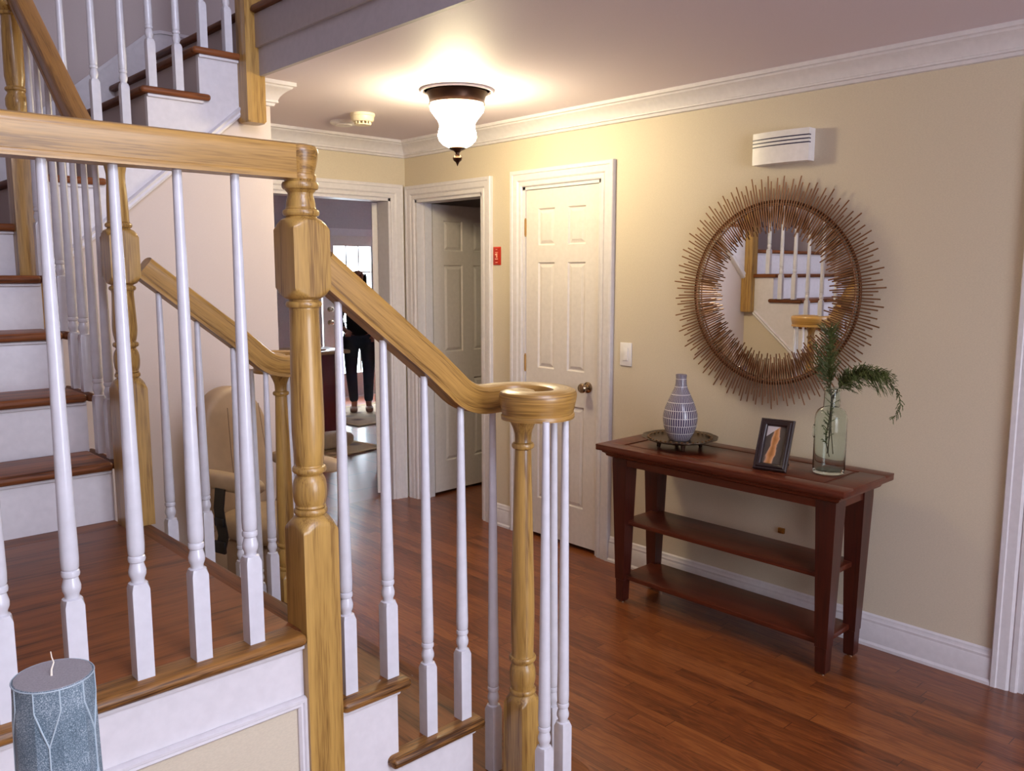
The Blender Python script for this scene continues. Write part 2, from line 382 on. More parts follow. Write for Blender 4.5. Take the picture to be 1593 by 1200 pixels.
# opened door folded back beyond the back doorway right jamb (edge with hinges)
def door_leaf(w, h, th=.035):
    """six-panel leaf: width along +X from 0, front face toward -Y at y=0"""
    mb = MB()
    st = .095 if w > .6 else .095; mid = .10; pw = (w-2*st-mid)/2
    xs = [0, st, st+pw, st+pw+mid, w-st, w]; zs = [0, .215, .79, .985, 1.585, 1.68, 1.885, h]
    zs = [z*h/1.99 if i < 7 else h for i, z in enumerate(zs)]
    for side in (0, 1):
        t = bmesh.new(); vs = [[t.verts.new((x, 0, z)) for x in xs] for z in zs]; pan = []
        for i in range(len(zs)-1):
            for k in range(len(xs)-1):
                f = t.faces.new((vs[i][k], vs[i][k+1], vs[i+1][k+1], vs[i+1][k]))
                if i in (1, 3, 5) and k in (1, 3): pan.append(f)
        t.normal_update()
        bmesh.ops.inset_individual(t, faces=pan, thickness=.010, depth=-.009)
        bmesh.ops.inset_individual(t, faces=pan, thickness=.006, depth=0)
        bmesh.ops.inset_individual(t, faces=pan, thickness=.024, depth=.007)
        if side: bmesh.ops.transform(t, matrix=Matrix.Translation((w, th, 0)) @ Matrix.Rotation(PI, 4, 'Z'), verts=t.verts)
        mb.join(t)
    t = bmesh.new()
    for a in [((0, 0, 0), (w, 0, 0), (w, th, 0), (0, th, 0)), ((0, 0, h), (w, 0, h), (w, th, h), (0, th, h)), ((0, 0, 0), (0, 0, h), (0, th, h), (0, th, 0)), ((w, 0, 0), (w, 0, h), (w, th, h), (w, th, 0))]:
        t.faces.new([t.verts.new(p) for p in a])
    mb.join(t); bmesh.ops.remove_doubles(mb.b, verts=mb.b.verts, dist=1e-5)
    return mb
def knob(parent, c, d, m=None, name='door_knob'):
    """round knob at c pointing along unit d (world directions as matrix)"""
    mb = MB().lathe([(0, .030), (.006, .030), (.009, .026), (.011, .011), (.028, .010), (.034, .020), (.042, .026), (.052, .027), (.060, .022), (.063, .008), (.063, .001)], seg=20)
    q = Vector((0, 0, 1)).rotation_difference(Vector(d)); mb.xform(Matrix.Translation(c) @ q.to_matrix().to_4x4())
    return mb.build(name, m or M['nickel'], parent, local=True)
def hinge(parent, c, ax=.004):
    mb = MB(); mb.tube([(c[0], c[1], c[2]-.045), (c[0], c[1], c[2]+.045)], .006, 10)
    mb.tube([(c[0], c[1], c[2]+.045), (c[0], c[1], c[2]+.052)], .0045, 8); mb.tube([(c[0], c[1], c[2]-.052), (c[0], c[1], c[2]-.045)], .0045, 8)
    return mb.build('hinge', M['brass'], parent, local=True)
# door 2: closed, in the right wall, front facing -X. leaf local +X -> world -Y (from hinge at far side)
t = .019
W2 = D2[1]-D2[0]-2*t-.004
d2 = struct(door_leaf(W2, 1.975).build('door_2', M['doorw'], smooth=0)); d2.location = (XW+.006, D2[1]-t-.002, .024); d2.rotation_euler = (0, 0, -PI/2)
knob(d2, (W2-.065, 0, .90), (0, -1, 0))
for z in (1.77, .2, 1.0): hinge(d2, (-.004, -.004, z))
MBs = MB().box(W2-.001, W2+.001, .0, .022, .87, .93); MBs.build('latch_plate', M['brass'], d2, local=True)
# door 1: open 90 degrees into the closet, hinge at far jamb, visible face toward -Y
W1 = .63
d1 = struct(door_leaf(W1, 1.972).build('door_1', M['doorw'], smooth=0)); d1.location = (XW+.135, D1[1]-t+.01, .02); d1.rotation_euler = (0, 0, math.radians(2))
for z in (1.74, .26, 1.0):
    MB().box(-.022, -.001, .004, .03, z-.045, z+.045).build('hinge', M['brass'], d1, local=True)
knob(d1, (W1-.06, 0, .92), (0, -1, 0))
# back doorway leaf: swung back fully into the back room, only its edge seen
d4 = struct(door_leaf(.80, 1.98).build('door_4', M['doorw'], smooth=0)); d4.location = (DB[1]-.012, YB+.135, .02); d4.rotation_euler = (0, 0, math.radians(-1))
d4.rotation_euler = (0, 0, math.radians(56.5))
for z in (1.72, .26): MB().box(-.004, .02, -.012, -.002, z-.045, z+.045).build('hinge', M['brass'], d4, local=True)

# glass door (door_3) in the back room far wall
x0, x1 = 5.27, 6.12
g = MB(); gz0, gz1 = .30, 1.86; gx0, gx1 = 5.44, 5.97
g.box(x0, gx0, 9.0, 9.04, .004, 1.986).box(gx1, x1, 9.0, 9.04, .004, 1.986).box(gx0, gx1, 9.0, 9.04, .004, gz0).box(gx0, gx1, 9.0, 9.04, gz1, 1.986)
d3 = struct(g.build('door_3', M['doorw'], smooth=0))
mm = MB()
for i in (1, 2): mm.box(gx0+i*(gx1-gx0)/3-.009, gx0+i*(gx1-gx0)/3+.009, 9.008, 9.03, gz0, gz1)
for i in range(1, 5): mm.box(gx0, gx1, 9.008, 9.03, gz0+i*(gz1-gz0)/5-.009, gz0+i*(gz1-gz0)/5+.009)
mm.build('muntins', M['doorw'], d3, smooth=0)
MB().box(gx0, gx1, 9.018, 9.022, gz0, gz1).build('glass_pane', M['pane'], d3, smooth=0)
knob(d3, (5.36, 9.0, .94), (0, -1, 0)); knob(d3, (5.36, 9.0, 1.10), (0, -1, 0), None, 'deadbolt')
g = MB(); X0, X1 = 6.16, 6.98
g.box(X0, X0+.1, 9.0, 9.04, .004, 1.986).box(X1-.1, X1, 9.0, 9.04, .004, 1.986).box(X0, X1, 9.0, 9.04, .004, .3).box(X0, X1, 9.0, 9.04, 1.86, 1.986)
d5 = struct(g.build('door_5', M['doorw'], smooth=0))
MB().box(X0+.1, X1-.1, 9.018, 9.022, .3, 1.86).build('glass_pane', M['pane'], d5, smooth=0)
struct(MB().box(5.17, 7.09, 8.98, 9.0, 1.985, 2.07).box(5.17, 5.245, 8.98, 9.0, 0, 1.99).box(7.015, 7.09, 8.98, 9.0, 0, 1.99).build('trim_13', M['white'], smooth=0))
struct(MB().box(6.12, 6.16, 9.0, 9.06, 0, 1.99).build('trim_14', M['white'], smooth=0))

# ================================================================== STAIRCASE
R1, L0, XM_ = .1925, .77, .835
YA, YC = 1.585, 2.66        # near / far stringer planes of the lower flight
def nosed(mb, x0, x1, y0, y1, z, th=.028, bev=.0125): return mb.box(x0, x1, y0, y1, z-th, z, bev, 3)
# ---- lower flight: three steps and the landing
lf = thing('staircase', (.9, 2.1, 0), 'lower flight of oak steps running up from the floor to the stair landing, white sides', 'staircase')
fr = [1.128, 1.362]                                         # front nosing X of tread 1, 2
zz = [L0-R1, L0-2*R1]
for i, (xf, z) in enumerate(zip(fr, zz)):
    xb = (.88 if i == 0 else 1.10)
    nosed(MB(), xb, xf, YA-.003, YC, z).build('tread', M['treadY'], lf)
    nosed(MB(), (.936 if i == 0 else xb-.032), xf, YA-.028, YA+.03, z+.0005).build('nosing', M['nose'], lf)
    nosed(MB(), xb-.032, xf, YC-.001, YC+.028, z).build('nosing', M['nose'], lf)
# landing
nosed(MB(), XL, .905, YA-.003, YC, L0).build('landing_board', M['treadX'], lf)
MB().box(XL, XM_, YC-.01, 2.76, L0-.028, L0-.0002).build('landing_board', M['treadX'], lf)
nosed(MB(), XL, .8535, YA-.028, YA+.052, L0+.0006).build('nosing', M['nose'], lf)
nosed(MB(), .84, .907, YA+.052, YC, L0+.0004).build('nosing', M['treadY'], lf)
# starting step with rounded end
def curtail(z, r, back, th, bev):
    pts = []
    cx, cy = 1.44, 1.495
    for k in range(25):
        a = -PI/2-1.05+k*(2.62/24)
        pts.append((cx+r*math.cos(a), cy+r*math.sin(a)))
    far = [(cx+r*math.cos(PI-0), 0)]
    fx = pts[-1][0]
    pts = [(back, YA)]+pts+[(fx, 2.66-(0))]
    cy2 = 2.75
    p2 = []
    for k in range(25):
        a = -.0+k*(2.62/24)
        p2.append((cx+r*math.cos(a), cy2+r*math.sin(a)))
    pts = pts[:-1]+p2+[(back, YC)]
    t = bmesh.new(); vs = [t.verts.new((x, y, z-th)) for x, y in pts]; f = t.faces.new(vs)
    e = bmesh.ops.extrude_face_region(t, geom=[f]); bmesh.ops.translate(t, verts=[v for v in e['geom'] if isinstance(v, bmesh.types.BMVert)], vec=(0, 0, th))
    if bev: bmesh.ops.bevel(t, geom=[x for x in t.edges if abs(x.verts[0].co.z-x.verts[1].co.z) < 1e-6], offset=bev, segments=3, profile=.5, affect='EDGES')
    return t
mb = MB(); mb.join(curtail(R1, .195, 1.335, .028, .011)); mb.build('tread', M['treadY'], lf)
mb = MB(); mb.join(curtail(R1-.028, .172, 1.335, R1-.028, 0)); mb.build('riser', M['white'], lf)
# stringers / risers
pts = [(XL, 0), (1.335, 0), (1.335, zz[1]-.028), (1.10, zz[1]-.028), (1.10, zz[0]-.028), (.88, zz[0]-.028), (.88, L0-.028), (XL, L0-.028)]
for ya, yb in ((YA, YA+.03), (YC-.03, YC)):
    MB().prism(pts, 1, ya, yb).build('stringer', M['white'], lf, smooth=0)
for x, za, zb in ((.88, zz[0], L0), (1.10, zz[1], zz[0]), (1.335, R1, zz[1])):
    MB().box(x-.018, x, YA+.03, YC-.03, za-.01, zb-.028).build('riser', M['white'], lf)
# cove strips under the near nosings
mb = MB()
for a, b_, z in ((XL, .885, L0), (.882, 1.104, zz[0]), (1.102, 1.34, zz[1])):
    mb.box(a, b_, YA-.010, YA, z-.040, z-.028, .004, 2)
mb.build('cove_moulding', M['white'], lf)
# panel moulding + beige field on the landing side
MB().box(XL, .835, YA-.0015, YA, .05, .60).build('side_panel', M['wall'], lf, smooth=0)
PM = [(-.011, 0), (-.011, .006), (-.006, .011), (-.001, .009), (.002, .013), (.008, .013), (.012, .006), (.012, 0)]
mb = MB().sweep_plane([(XL, YA-.001, .61), (.845, YA-.001, .61), (.845, YA-.001, .06), (XL, YA-.001, .06)], PM, (0, -1, 0))
mb.build('panel_moulding', M['white'], lf, smooth=40)

# ---- middle flight: rises away from the camera, +Y
mf = thing('staircase', (.3, 3.1, 0), 'middle flight of oak steps with white risers, climbing from the landing to the turn', 'staircase')
g2, r2 = .218, .19; sl = .19/.218
Yn = [2.70+g2*k for k in range(5)]; Zn = [L0+r2*(k+1) for k in range(5)]
XM = .835
for k in range(5):
    y, z = Yn[k], Zn[k]
    if k < 4:
        nosed(MB(), XL, XM+.002, y, y+g2+.03, z).build('tread', M['treadX'], mf)
        nosed(MB(), XM, XM+.028, y, y+g2+.06, z).build('nosing', M['treadY'], mf)
    zb = L0 if k == 0 else Zn[k-1]
    MB().box(XL, XM, y+.028, y+.044, zb-.002, z-.028).build('riser', M['white'], mf)
    MB().box(XL, XM, y+.018, y+.028, z-.038, z-.028, .003, 2).build('cove_moulding', M['white'], mf)
pts = [(2.66, 0), (3.63, 0)]+[(3.63, Zn[4]-.028)]
for k in range(4, -1, -1): pts += [(Yn[k]+.03, Zn[k]-.028), (Yn[k]+.03, (Zn[k-1] if k else L0)-.028)]
pts += [(2.66, L0-.028)]
MB().prism(pts[:2]+pts[2:], 0, XM-.03, XM-.002).build('side_wall', M['wall'], mf, smooth=0)
def mid_low(y): return 1.235+(y-3.55)*sl
sp_ = [(2.69, mid_low(2.69)), (3.63, mid_low(3.63))]+pts[2:-1]+[(2.69, L0-.028)]
MB().prism(sp_, 0, XM-.002, XM+.004).build('stringer', M['white'], mf, smooth=0)
MB().sweep_plane([(XM+.004, 2.69, mid_low(2.69)), (XM+.004, 3.545, mid_low(3.545))], [(-.012, 0), (-.012, .008), (-.004, .013), (.004, .010), (.014, .016), (.02, .010), (.022, 0)], (1, 0, 0)).build('panel_moulding', M['white'], mf)
# ---- upper flight: rises to the right, +X
uf = thing('staircase', (1.2, 4.1, 0), 'upper flight of oak-nosed steps with white stringer, climbing to the second floor above the wall', 'staircase')
XU = [.862, 1.082, 1.303, 1.524, 1.745]; ZU = [1.91, 2.10, 2.29, 2.48, 2.67]
YU = 3.605
nosed(MB(), XL, .86, Yn[4], YB, Zn[4]).build('landing_board', M['treadX'], uf)
for k in range(5):
    x, z = XU[k], ZU[k]
    if k < 4:
        nosed(MB(), x, x+.221+.03, YU, YB-.02, z).build('tread', M['treadY'], uf)
        nosed(MB(), x, x+.221+.068, YU-.027, YU+.001, z).build('nosing', M['treadX'], uf)
        MB().box(x+.028, x+.221+.04, YU-.012, YU, z-.040, z-.028, .003, 2).build('cove_moulding', M['white'], uf)
    else:
        nosed(MB(), x, XF+.08, YU-.05, YB-.02, z).build('tread', M['treadY'], uf)
    zb = Zn[4] if k == 0 else ZU[k-1]
    MB().box(x+.029, x+.044, YU+.024, YB-.02, zb-.002, z-.028).build('riser', M['upwall'], uf)
pts = [(.89, under_z(.89)-.02)]
for k in range(5): pts += [(XU[k]+.028, (Zn[4] if k == 0 else ZU[k-1])-.028), (XU[k]+.028, ZU[k]-.028)]
pts += [(XF+.01, 2.64), (XF+.01, 2.30), (1.745, under_z(1.745))]
MB().prism(pts, 1, YU-.0005, YU+.024).build('stringer', M['white'], uf, smooth=0)
a, b_ = Vector((.88, YU, under_z(.88))), Vector((1.75, YU, under_z(1.75)))
MB().sweep_plane([a, b_], [(-.012, 0), (-.012, .008), (-.004, .013), (.004, .010), (.014, .016), (.02, .010), (.022, 0)], (0, -1, 0)).build('panel_moulding', M['white'], uf)
# skirt board against the back wall
pts = [(.7, 1.72), (.9, 1.75), (1.74, 2.50), (2.2, 2.67), (2.6, 2.67), (2.6, 2.79), (1.80, 2.79), (1.745, 2.775), (.7, 1.88)]
MB().prism(pts, 1, YB-.02, YB-.001).build('skirt_board', M['white'], uf, smooth=0)
MB().sweep_plane([(.7, YB-.02, 1.88), (1.745, YB-.02, 2.775), (1.80, YB-.02, 2.79), (2.6, YB-.02, 2.79)], [(-.008, 0), (-.008, .008), (.008, .008), (.008, 0)], (0, -1, 0)).build('cap_moulding', M['white'], uf)
# landing support box (closes the space under the turn)
MB().box(XL, .80, YS, YS+.02, 0, Zn[4]-.03).build('under_panel', M['stairwall'], mf)

# ---- balusters
BC = {}
def bal_mesh(H):
    H = round(H, 2)
    if H in BC: return BC[H]
    B = .0162; P = [(0, 1), (.176, 1), (.188, .0175), (.190, .0125), (.196, .0125), (.204, .0158), (.212, .0162), (.222, .0135), (.228, .0122), (.230, .0150), (.235, .0160), (.240, .0150), (.2415, .0130), (.2435, .0142), (.246, .0150), (.262, .0156)]
    n = 8
    for k in range(1, n+1): P.append((.262+(H-.262)*k/n, .0156-.0072*(k/n)**.9))
    s = MB(); rr = []
    for z, R in P:
        ring = []
        for k in range(16):
            a = 2*PI*(k+.0)/16; q = B/max(abs(math.cos(a)), abs(math.sin(a))); 
            if R >= 1: q2 = q
            else: q2 = min(q, R) if z > .177 else q
            ring.append((q2*math.cos(a), q2*math.sin(a), z))
        rr.append(ring)
    s.rings(rr); BC[H] = s.mesh(38, 'baluster'); BC[H].materials.append(M['bal']); return BC[H]
def baluster(parent, x, y, z0, z1):
    o = bpy.data.objects.new('baluster', bal_mesh(z1-z0)); C.objects.link(o); o.parent = parent
    o.location = Vector((x, y, z0))-parent.location
    return o
def newel_mesh(segs, h):
    return MB().turned(segs, h)
BIG = 9
def collar(z, r, t=.006): return [(z-t*1.2, r*.86), (z-t, r*.97), (z-t*.4, r*1.03), (z+t*.4, r*1.03), (z+t, r*.97), (z+t*1.2, r*.86)]
def newel_A(z_base, z_low, z_blk0, z_blk1, z_top, h=.042):
    """square base to z_low, turned shaft, square block blk0..blk1, vase neck to z_top"""
    P = [(z_base, BIG), (z_low-.030, h*1.43), (z_low-.026, h*1.38), (z_low-.020, h*1.28), (z_low-.013, h*1.14), (z_low-.006, h*.98), (z_low, h*.84)]
    P += collar(z_low+.012, .035)+[(z_low+.022, .0335)]
    for k in range(7):                                       # ball
        a = -PI/2*.75+k*PI*.75/6; P.append((z_low+.056+.032*math.sin(a), .0285+.0085*math.cos(a)))
    P += [(z_low+.092, .0275)]+collar(z_low+.104, .0355)+[(z_low+.114, .029)]
    s0, s1 = z_low+.118, z_blk0-.037
    for k in range(11):
        u = k/10; r = .0305+.0055*math.sin(min(1, u*3.2)*PI*.5)-.0055*max(0, (u-.12)/.88)
        P.append((s0+(s1-s0)*u, r))
    P += [(s1+.003, .0315)]+collar(s1+.014, .0365)+[(s1+.024, .031)]
    AR = [(-.012, .80), (-.010, .92), (-.007, 1.02), (-.003, 1.12), (.001, 1.21), (.005, 1.30), (.009, 1.37), (.012, 1.43)]
    P += [(z_blk0+a_, h*q_) for a_, q_ in AR]+[(z_blk1-a_, h*q_) for a_, q_ in AR[::-1]]
    P += [(z_blk1+.014, .032)]+collar(z_blk1+.023, .0365)+[(z_blk1+.032, .032)]
    n0, n1 = z_blk1+.034, z_top-.022
    for k in range(8):
        u = k/7; P.append((n0+(n1-n0)*u, .0305-.0085*u+.002*math.sin(u*PI)) if u < .8 else (n0+(n1-n0)*u, .0245+.006*((u-.8)/.2)))
    P += [(n1+.002, .032)]+collar(n1+.010, .0365, .007)+[(z_top, .033)]
    P.sort(key=lambda p: p[0]); return P
def newel_V(z_base, z_low, z_top, h=.035):
    """volute newel: square base, urn, long tapered column"""
    P = [(z_base, BIG), (z_low-.028, h*1.43), (z_low-.022, h*1.34), (z_low-.014, h*1.2), (z_low-.007, h*1.04), (z_low, h*.88)]
    P += collar(z_low+.010, .034)+[(z_low+.019, .030)]
    for k in range(7):
        a = -PI/2*.7+k*PI*.7/6; P.append((z_low+.052+.03*math.sin(a), .026+.0085*math.cos(a)))
    P += [(z_low+.085, .0265)]+collar(z_low+.098, .034)+[(z_low+.108, .0285)]
    s0, s1 = z_low+.112, z_top-.085
    for k in range(11):
        u = k/10; P.append((s0+(s1-s0)*u, .0285+.004*min(1, u*4)*(1)-.013*max(0, (u-.1))))
    P += [(s1+.002, .0205)]+collar(s1+.012, .0275, .006)+[(s1+.021, .021)]
    n0 = s1+.024
    for k in range(6):
        u = k/5; P.append((n0+(z_top-.014-n0)*u, .0205+.002*u+.0105*max(0, u-.35)**1.4*1.7))
    P += [(z_top-.012, .033), (z_top-.006, .036), (z_top, .036)]
    P.sort(key=lambda p: p[0]); return P
def cap_disc(mb, c, r=.039, h=.07):
    pr_ = [(.0, .62), (0, .84), (.11, .86), (.16, .82), (.175, .77), (.24, .79), (.38, .86), (.58, .94), (.76, 1), (.87, .98), (.96, .88), (1.02, .5), (1.04, .02)]
    mb.lathe([(z*h, x*r) for z, x in [(-.0, .02)]+pr_], c, 32)
def rail_under(x):
    if x <= 1.30: return 1.505-.79*(x-.94)
    return None
ZV = 1.185
def lower_rail_path(y0, sgn, cx, cy):
    """sloped run, easing, then a volute curling toward sgn*Y around (cx,cy)"""
    P = [(.91, y0, rail_under(.91)), (1.0, y0, rail_under(1.0)), (1.1, y0, rail_under(1.1)), (1.2, y0, rail_under(1.2))]
    xa, za = 1.25, rail_under(1.25); xb = 1.405
    for k in range(1, 9):                                    # bezier easing
        u = k/8; c1x = xa+.062; c1z = za-.79*.062
        c1z = max(ZV, c1z)
        P.append(((1-u)**2*xa+2*u*(1-u)*c1x+u*u*xb, y0, (1-u)**2*za+2*u*(1-u)*(ZV-.001)+u*u*ZV))
    r0 = abs(y0-cy)
    for k in range(0, 31):
        u = k/30; a = PI/2-u*PI*1.5
        r = r0*(1-.08*u/.6) if u < .6 else r0*(.92-.56*((u-.6)/.4)**1.3)
        P.append((cx+r*math.cos(a), cy-sgn*r*math.sin(a)*(1), ZV))
    return P
def balustrade_lower(y0, sgn, cy, label, near):
    t = thing('stair_railing', (.9, y0, 0), label, 'railing')
    cx = 1.43
    mb = MB(True)
    if near:
        mb.sweep([(XL+.001, y0, 1.73), (.88, y0, 1.73)], RP)
        cap_disc(mb, (.895, y0, 1.73))
    if near: mb.build('handrail', M['oakX'], t)
    mb = MB(True); pth = lower_rail_path(y0, sgn, cx, cy); mb.sweep(pth, RP)
    cap_disc(mb, (cx-.018, cy+sgn*.006, ZV), .042)
    mb.build('handrail', M['oakX'], t)
    # newels
    if near:
        MB().turned(newel_A(0, 1.015, 1.497, 1.640, 1.73), .042, (.895, y0, 0)).build('newel_post', M['oakZ'], t)
    MB().turned(newel_V(R1, .455, ZV), .035, (cx, cy, 0)).build('newel_post', M['oakZ'], t)
    B = [(.977, zz[0]), (1.092, zz[0]), (1.207, zz[1]), (1.319, zz[1])]
    if near: B = [(x, L0) for x in (-.263, -.151, -.039, .073, .185, .297, .411, .526, .640, .753)]+B
    for x, z in B:
        top = 1.735 if z == L0 else (rail_under(x) if x < 1.25 else {1.319: 1.207}[x])+.004
        baluster(t, x, y0, z, top)
    for dx, dy in ((1.426-cx, -.11), (.111, -.0), (.07, .079), (-.047, .127)):
        baluster(t, cx+dx, cy+dy*sgn*(1 if 1 else 0), R1, ZV+.004)
    return t
tN = balustrade_lower(1.605, -1, 1.495, 'near oak and white railing, level handrail over the landing then sloping down to a scroll', True)
tF = balustrade_lower(2.64, 1, 2.75, 'far railing of the lower steps, oak handrail sloping down behind the big near post', False)
for t, sgn, cy in ((tN, -1, 1.495), (tF, 1, 2.75)): pass
# ---- middle flight railing (newel B at landing corner, newel C at the turn)
tm = thing('stair_railing', (.86, 3.1, 0), 'middle railing climbing away from the landing, steep oak handrail at upper left', 'railing')
MB().turned(newel_A(L0, 1.222, 1.517, 1.655, 1.87), .042, (.872, 2.64, 0)).build('newel_post', M['oakZ'], tm)
sl = r2/g2
def mid_under(y): return 2.27+(y-3.27)*sl
mb = MB(True); ym = .86
mb.sweep([(ym, 2.64, 1.87), (ym, 2.70, 1.87), (ym, 2.76, 1.875), (ym, 2.82, 1.90), (ym, 2.87, mid_under(2.87)+.005), (ym, 3.0, mid_under(3.0)), (ym, 3.56, mid_under(3.56))], RP)
cap_disc(mb, (.868, 2.64, 1.87)); mb.build('handrail', M['oakY'], tm)
MB().turned([(1.235, .03), (1.237, .05), (1.245, BIG), (2.06, .06), (2.075, .052), (2.09, .045), (2.10, .036)]+collar(2.112, .035)+[(2.125, .030), (2.145, .037), (2.17, .0375), (2.19, .029)]+collar(2.205, .0355)+[(2.215, .029), (2.25, .035), (2.40, .0335), (2.455, .031)]+collar(2.468, .0365)+[(2.48, .034), (2.49, .045), (2.505, .052), (2.52, .06), (2.66, .06), (2.675, .052), (2.69, .042)]+collar(2.705, .0365)+[(2.72, .03), (2.80, .025), (2.83, .034), (2.85, .034)], .042, (.853, 3.585, 0)).build('newel_post', M['oakZ'], tm)
for k in range(4):
    for dy in (.065, .175):
        y = Yn[k]+dy
        if k == 3 and dy > .1: continue
        baluster(tm, ym-.004, y, Zn[k], mid_under(max(y, 2.87))+.004 if y > 2.85 else 1.885)
# ---- upper flight railing
tu = thing('stair_railing', (1.3, 3.6, 0), 'upper railing with white balusters standing on the upper flight at the top left', 'railing')
su = .19/.221
def up_under(x): return 2.85+(x-.86)*su
MB(True).sweep([(.86, 3.612, up_under(.86)), (1.74, 3.612, up_under(1.74))], RP).build('handrail', M['oakX'], tu)
for k in range(4):
    for dx in (.055, .165):
        x = XU[k]+dx
        if k == 0 and dx < .1: continue
        baluster(tu, x, 3.615, ZU[k], up_under(x)+.004)
MB().turned([(2.185, .03), (2.187, .05), (2.195, BIG), (3.6, BIG)], .0425, (1.768, 3.563, 0), 32).build('newel_post', M['oakZ'], tu)

# ================================================================== CEILING LAMP
lamp = thing('ceiling_lamp', (2.60, 3.17, ZC), 'lit flush ceiling lamp with frosted bell-shaped glass shade and dark bronze canopy', 'lamp')
MB().lathe([(-.006, .175), (-.012, .170), (-.010, .160), (0, .155), (0, .001)][::-1]+[(-.0001, .178), (-.006, .175)], lamp.location, 40, False).build('ceiling_medallion', M['ceil'], lamp)
MB().lathe([(-.006, .001), (-.006, .140), (-.012, .144), (-.020, .138), (-.03, .134), (-.038, .132), (-.048, .129), (-.056, .130), (-.064, .132), (-.066, .126), (-.066, .001)], lamp.location, 40).build('canopy', M['bronze'], lamp)
SP = [(-.064, .124), (-.078, .128), (-.095, .124), (-.115, .109), (-.135, .093), (-.152, .084), (-.168, .083), (-.188, .089), (-.208, .092), (-.228, .086), (-.246, .070), (-.258, .048), (-.262, .02)]
MB().lathe(SP, lamp.location, 20).build('lamp_shade', M['shade'], lamp)
MB().lathe([(-.256, .038), (-.264, .042), (-.270, .034), (-.276, .018), (-.284, .010), (-.292, .009), (-.298, .018), (-.309, .023), (-.320, .019), (-.328, .009), (-.338, .004), (-.346, .001)], lamp.location, 20).build('finial', M['bronze'], lamp)
# smoke detectors
sd = thing('smoke_detector', (2.60, 3.97, ZC), 'round cream smoke detector on the ceiling, the deeper one nearer the lamp', 'smoke detector')
MB().lathe([(0, .066), (-.012, .066), (-.016, .062), (-.034, .060), (-.042, .054), (-.044, .001)], sd.location, 32).build('housing', M['cream'], sd)
mb = MB()
for k in range(12):
    a = 2*PI*k/12; mb.box(sd.location.x+.04*math.cos(a)-.004, sd.location.x+.04*math.cos(a)+.004, sd.location.y+.04*math.sin(a)-.004, sd.location.y+.04*math.sin(a)+.004, ZC-.056, ZC-.043)
mb.lathe([(-.055, .001), (-.055, .044), (-.060, .042), (-.060, .001)], sd.location, 24); mb.build('sensor_grille', M['cream'], sd)
s2 = MB().lathe([(0, .075), (-.01, .075), (-.016, .068), (-.018, .05), (-.024, .046), (-.026, .001)], (2.65, 4.24, ZC), 32).build('ceiling_disc', M['plastic'])
tag(s2, 'flat round white disc on the ceiling behind the deeper smoke detector', 'detector')

# ================================================================== RIGHT WALL ITEMS
def chime():
    o = thing('door_chime', (XW, 1.905, 2.0), 'white door chime box with three dark stripes high above the round mirror', 'door chime')
    n = 10; hw = .13; H = .132
    def front(y): u = y/hw; return -.05-.012*(1-u*u)
    def sec(inset, z): return [(0, -hw), *[(front(-hw+2*hw*k/n) - inset, -hw+2*hw*k/n) for k in range(n+1)], (0, hw)]
    mb = MB(); mb.rings([[(x, y, z) for x, y in sec(0, z)] for z in (0, H)]); mb.build('housing', M['plastic'], o, local=True, smooth=30)
    for z in (.074, .089, .104):
        s = MB(); ys = [-hw-.001]+[-hw+2*hw*k/n for k in range(n)]
        rr = []
        pts = [(-.038, -hw-.0008)]+[(front(-hw+2*hw*k/n)-.0012, -hw+2*hw*k/n) for k in range(n)]+[(front(hw)-.0012, hw+.0008), (-.012, hw+.0008)]
        s.rings([[(x, y, z-.0024), (x, y, z+.0024), (x+.0016, y, z+.0024), (x+.0016, y, z-.0024)] for x, y in pts]); s.build('stripe', M['navy'], o, local=True)
chime()
# light switch
o = thing('light_switch', (XW, 2.756, 1.124), 'white rocker light switch plate on the wall between the closed door and mirror', 'light switch')
MB().box(-.006, 0, -.038, .038, -.06, .06, .003, 2).build('switch_plate', M['plastic'], o, local=True)
MB().box(-.010, -.005, -.017, .017, -.033, .033, .002, 2).build('rocker', M['plastic'], o, local=True)
# red plate
o = thing('wall_sign', (XW, 3.744, 1.638), 'small red rectangular plate with pale marks between the two white door frames', 'sign')
MB().box(-.005, 0, -.033, .033, -.053, .053, .002, 2).build('plate', M['red'], o, local=True)
mb = MB()
for y0, y1, z0, z1 in [(-.004, .010, .036, .039), (-.008, .014, .018, .0215), (.006, .016, .004, .012), (-.003, .005, -.008, .014), (-.005, .007, -.010, -.0065), (-.008, .016, -.021, -.016), (-.006, .004, -.040, -.037), (.006, .012, -.040, -.037)]:
    mb.box(-.0062, -.0048, y0, y1, z0, z1)
mb.build('lettering', M['pink'], o, local=True, smooth=0)
# small brass outlet plug behind the console
o = tag(MB().box(XW-.014, XW, 1.83, 1.86, .385, .41, .003).box(XW-.02, XW-.01, 1.837, 1.853, .392, .402, .002).build('cord_plug', M['brass']), 'tiny brass plug on the wall just above the console middle shelf', 'plug')

# ---- sunburst mirror
mr = thing('sunburst_mirror', (XW, 1.935, 1.450), 'large round wall mirror framed by radiating copper rods above the console table', 'mirror')
RR = .391
def rot_x(mb): return mb.xform(Matrix.Rotation(-PI/2, 4, 'Y'))
rot_x(MB().lathe([(.004, .001), (.004, .378), (.010, .378), (.010, .001)], seg=72)).build('mirror_glass', M['mirror'], mr, local=True, smooth=20)
def torus(R, r, z, seg=96, k=10):
    mb = MB(); mb.rings([[((R+r*math.cos(2*PI*j/k))*math.cos(2*PI*i/seg), (R+r*math.cos(2*PI*j/k))*math.sin(2*PI*i/seg), z+r*math.sin(2*PI*j/k)) for j in range(k)] for i in range(seg)], closed=True); return mb
rot_x(torus(RR+.004, .0065, .018)).build('ring_frame', M['ring'], mr, local=True)
rot_x(torus(RR-.010, .0035, .030)).build('ring_frame', M['copper'], mr, local=True)
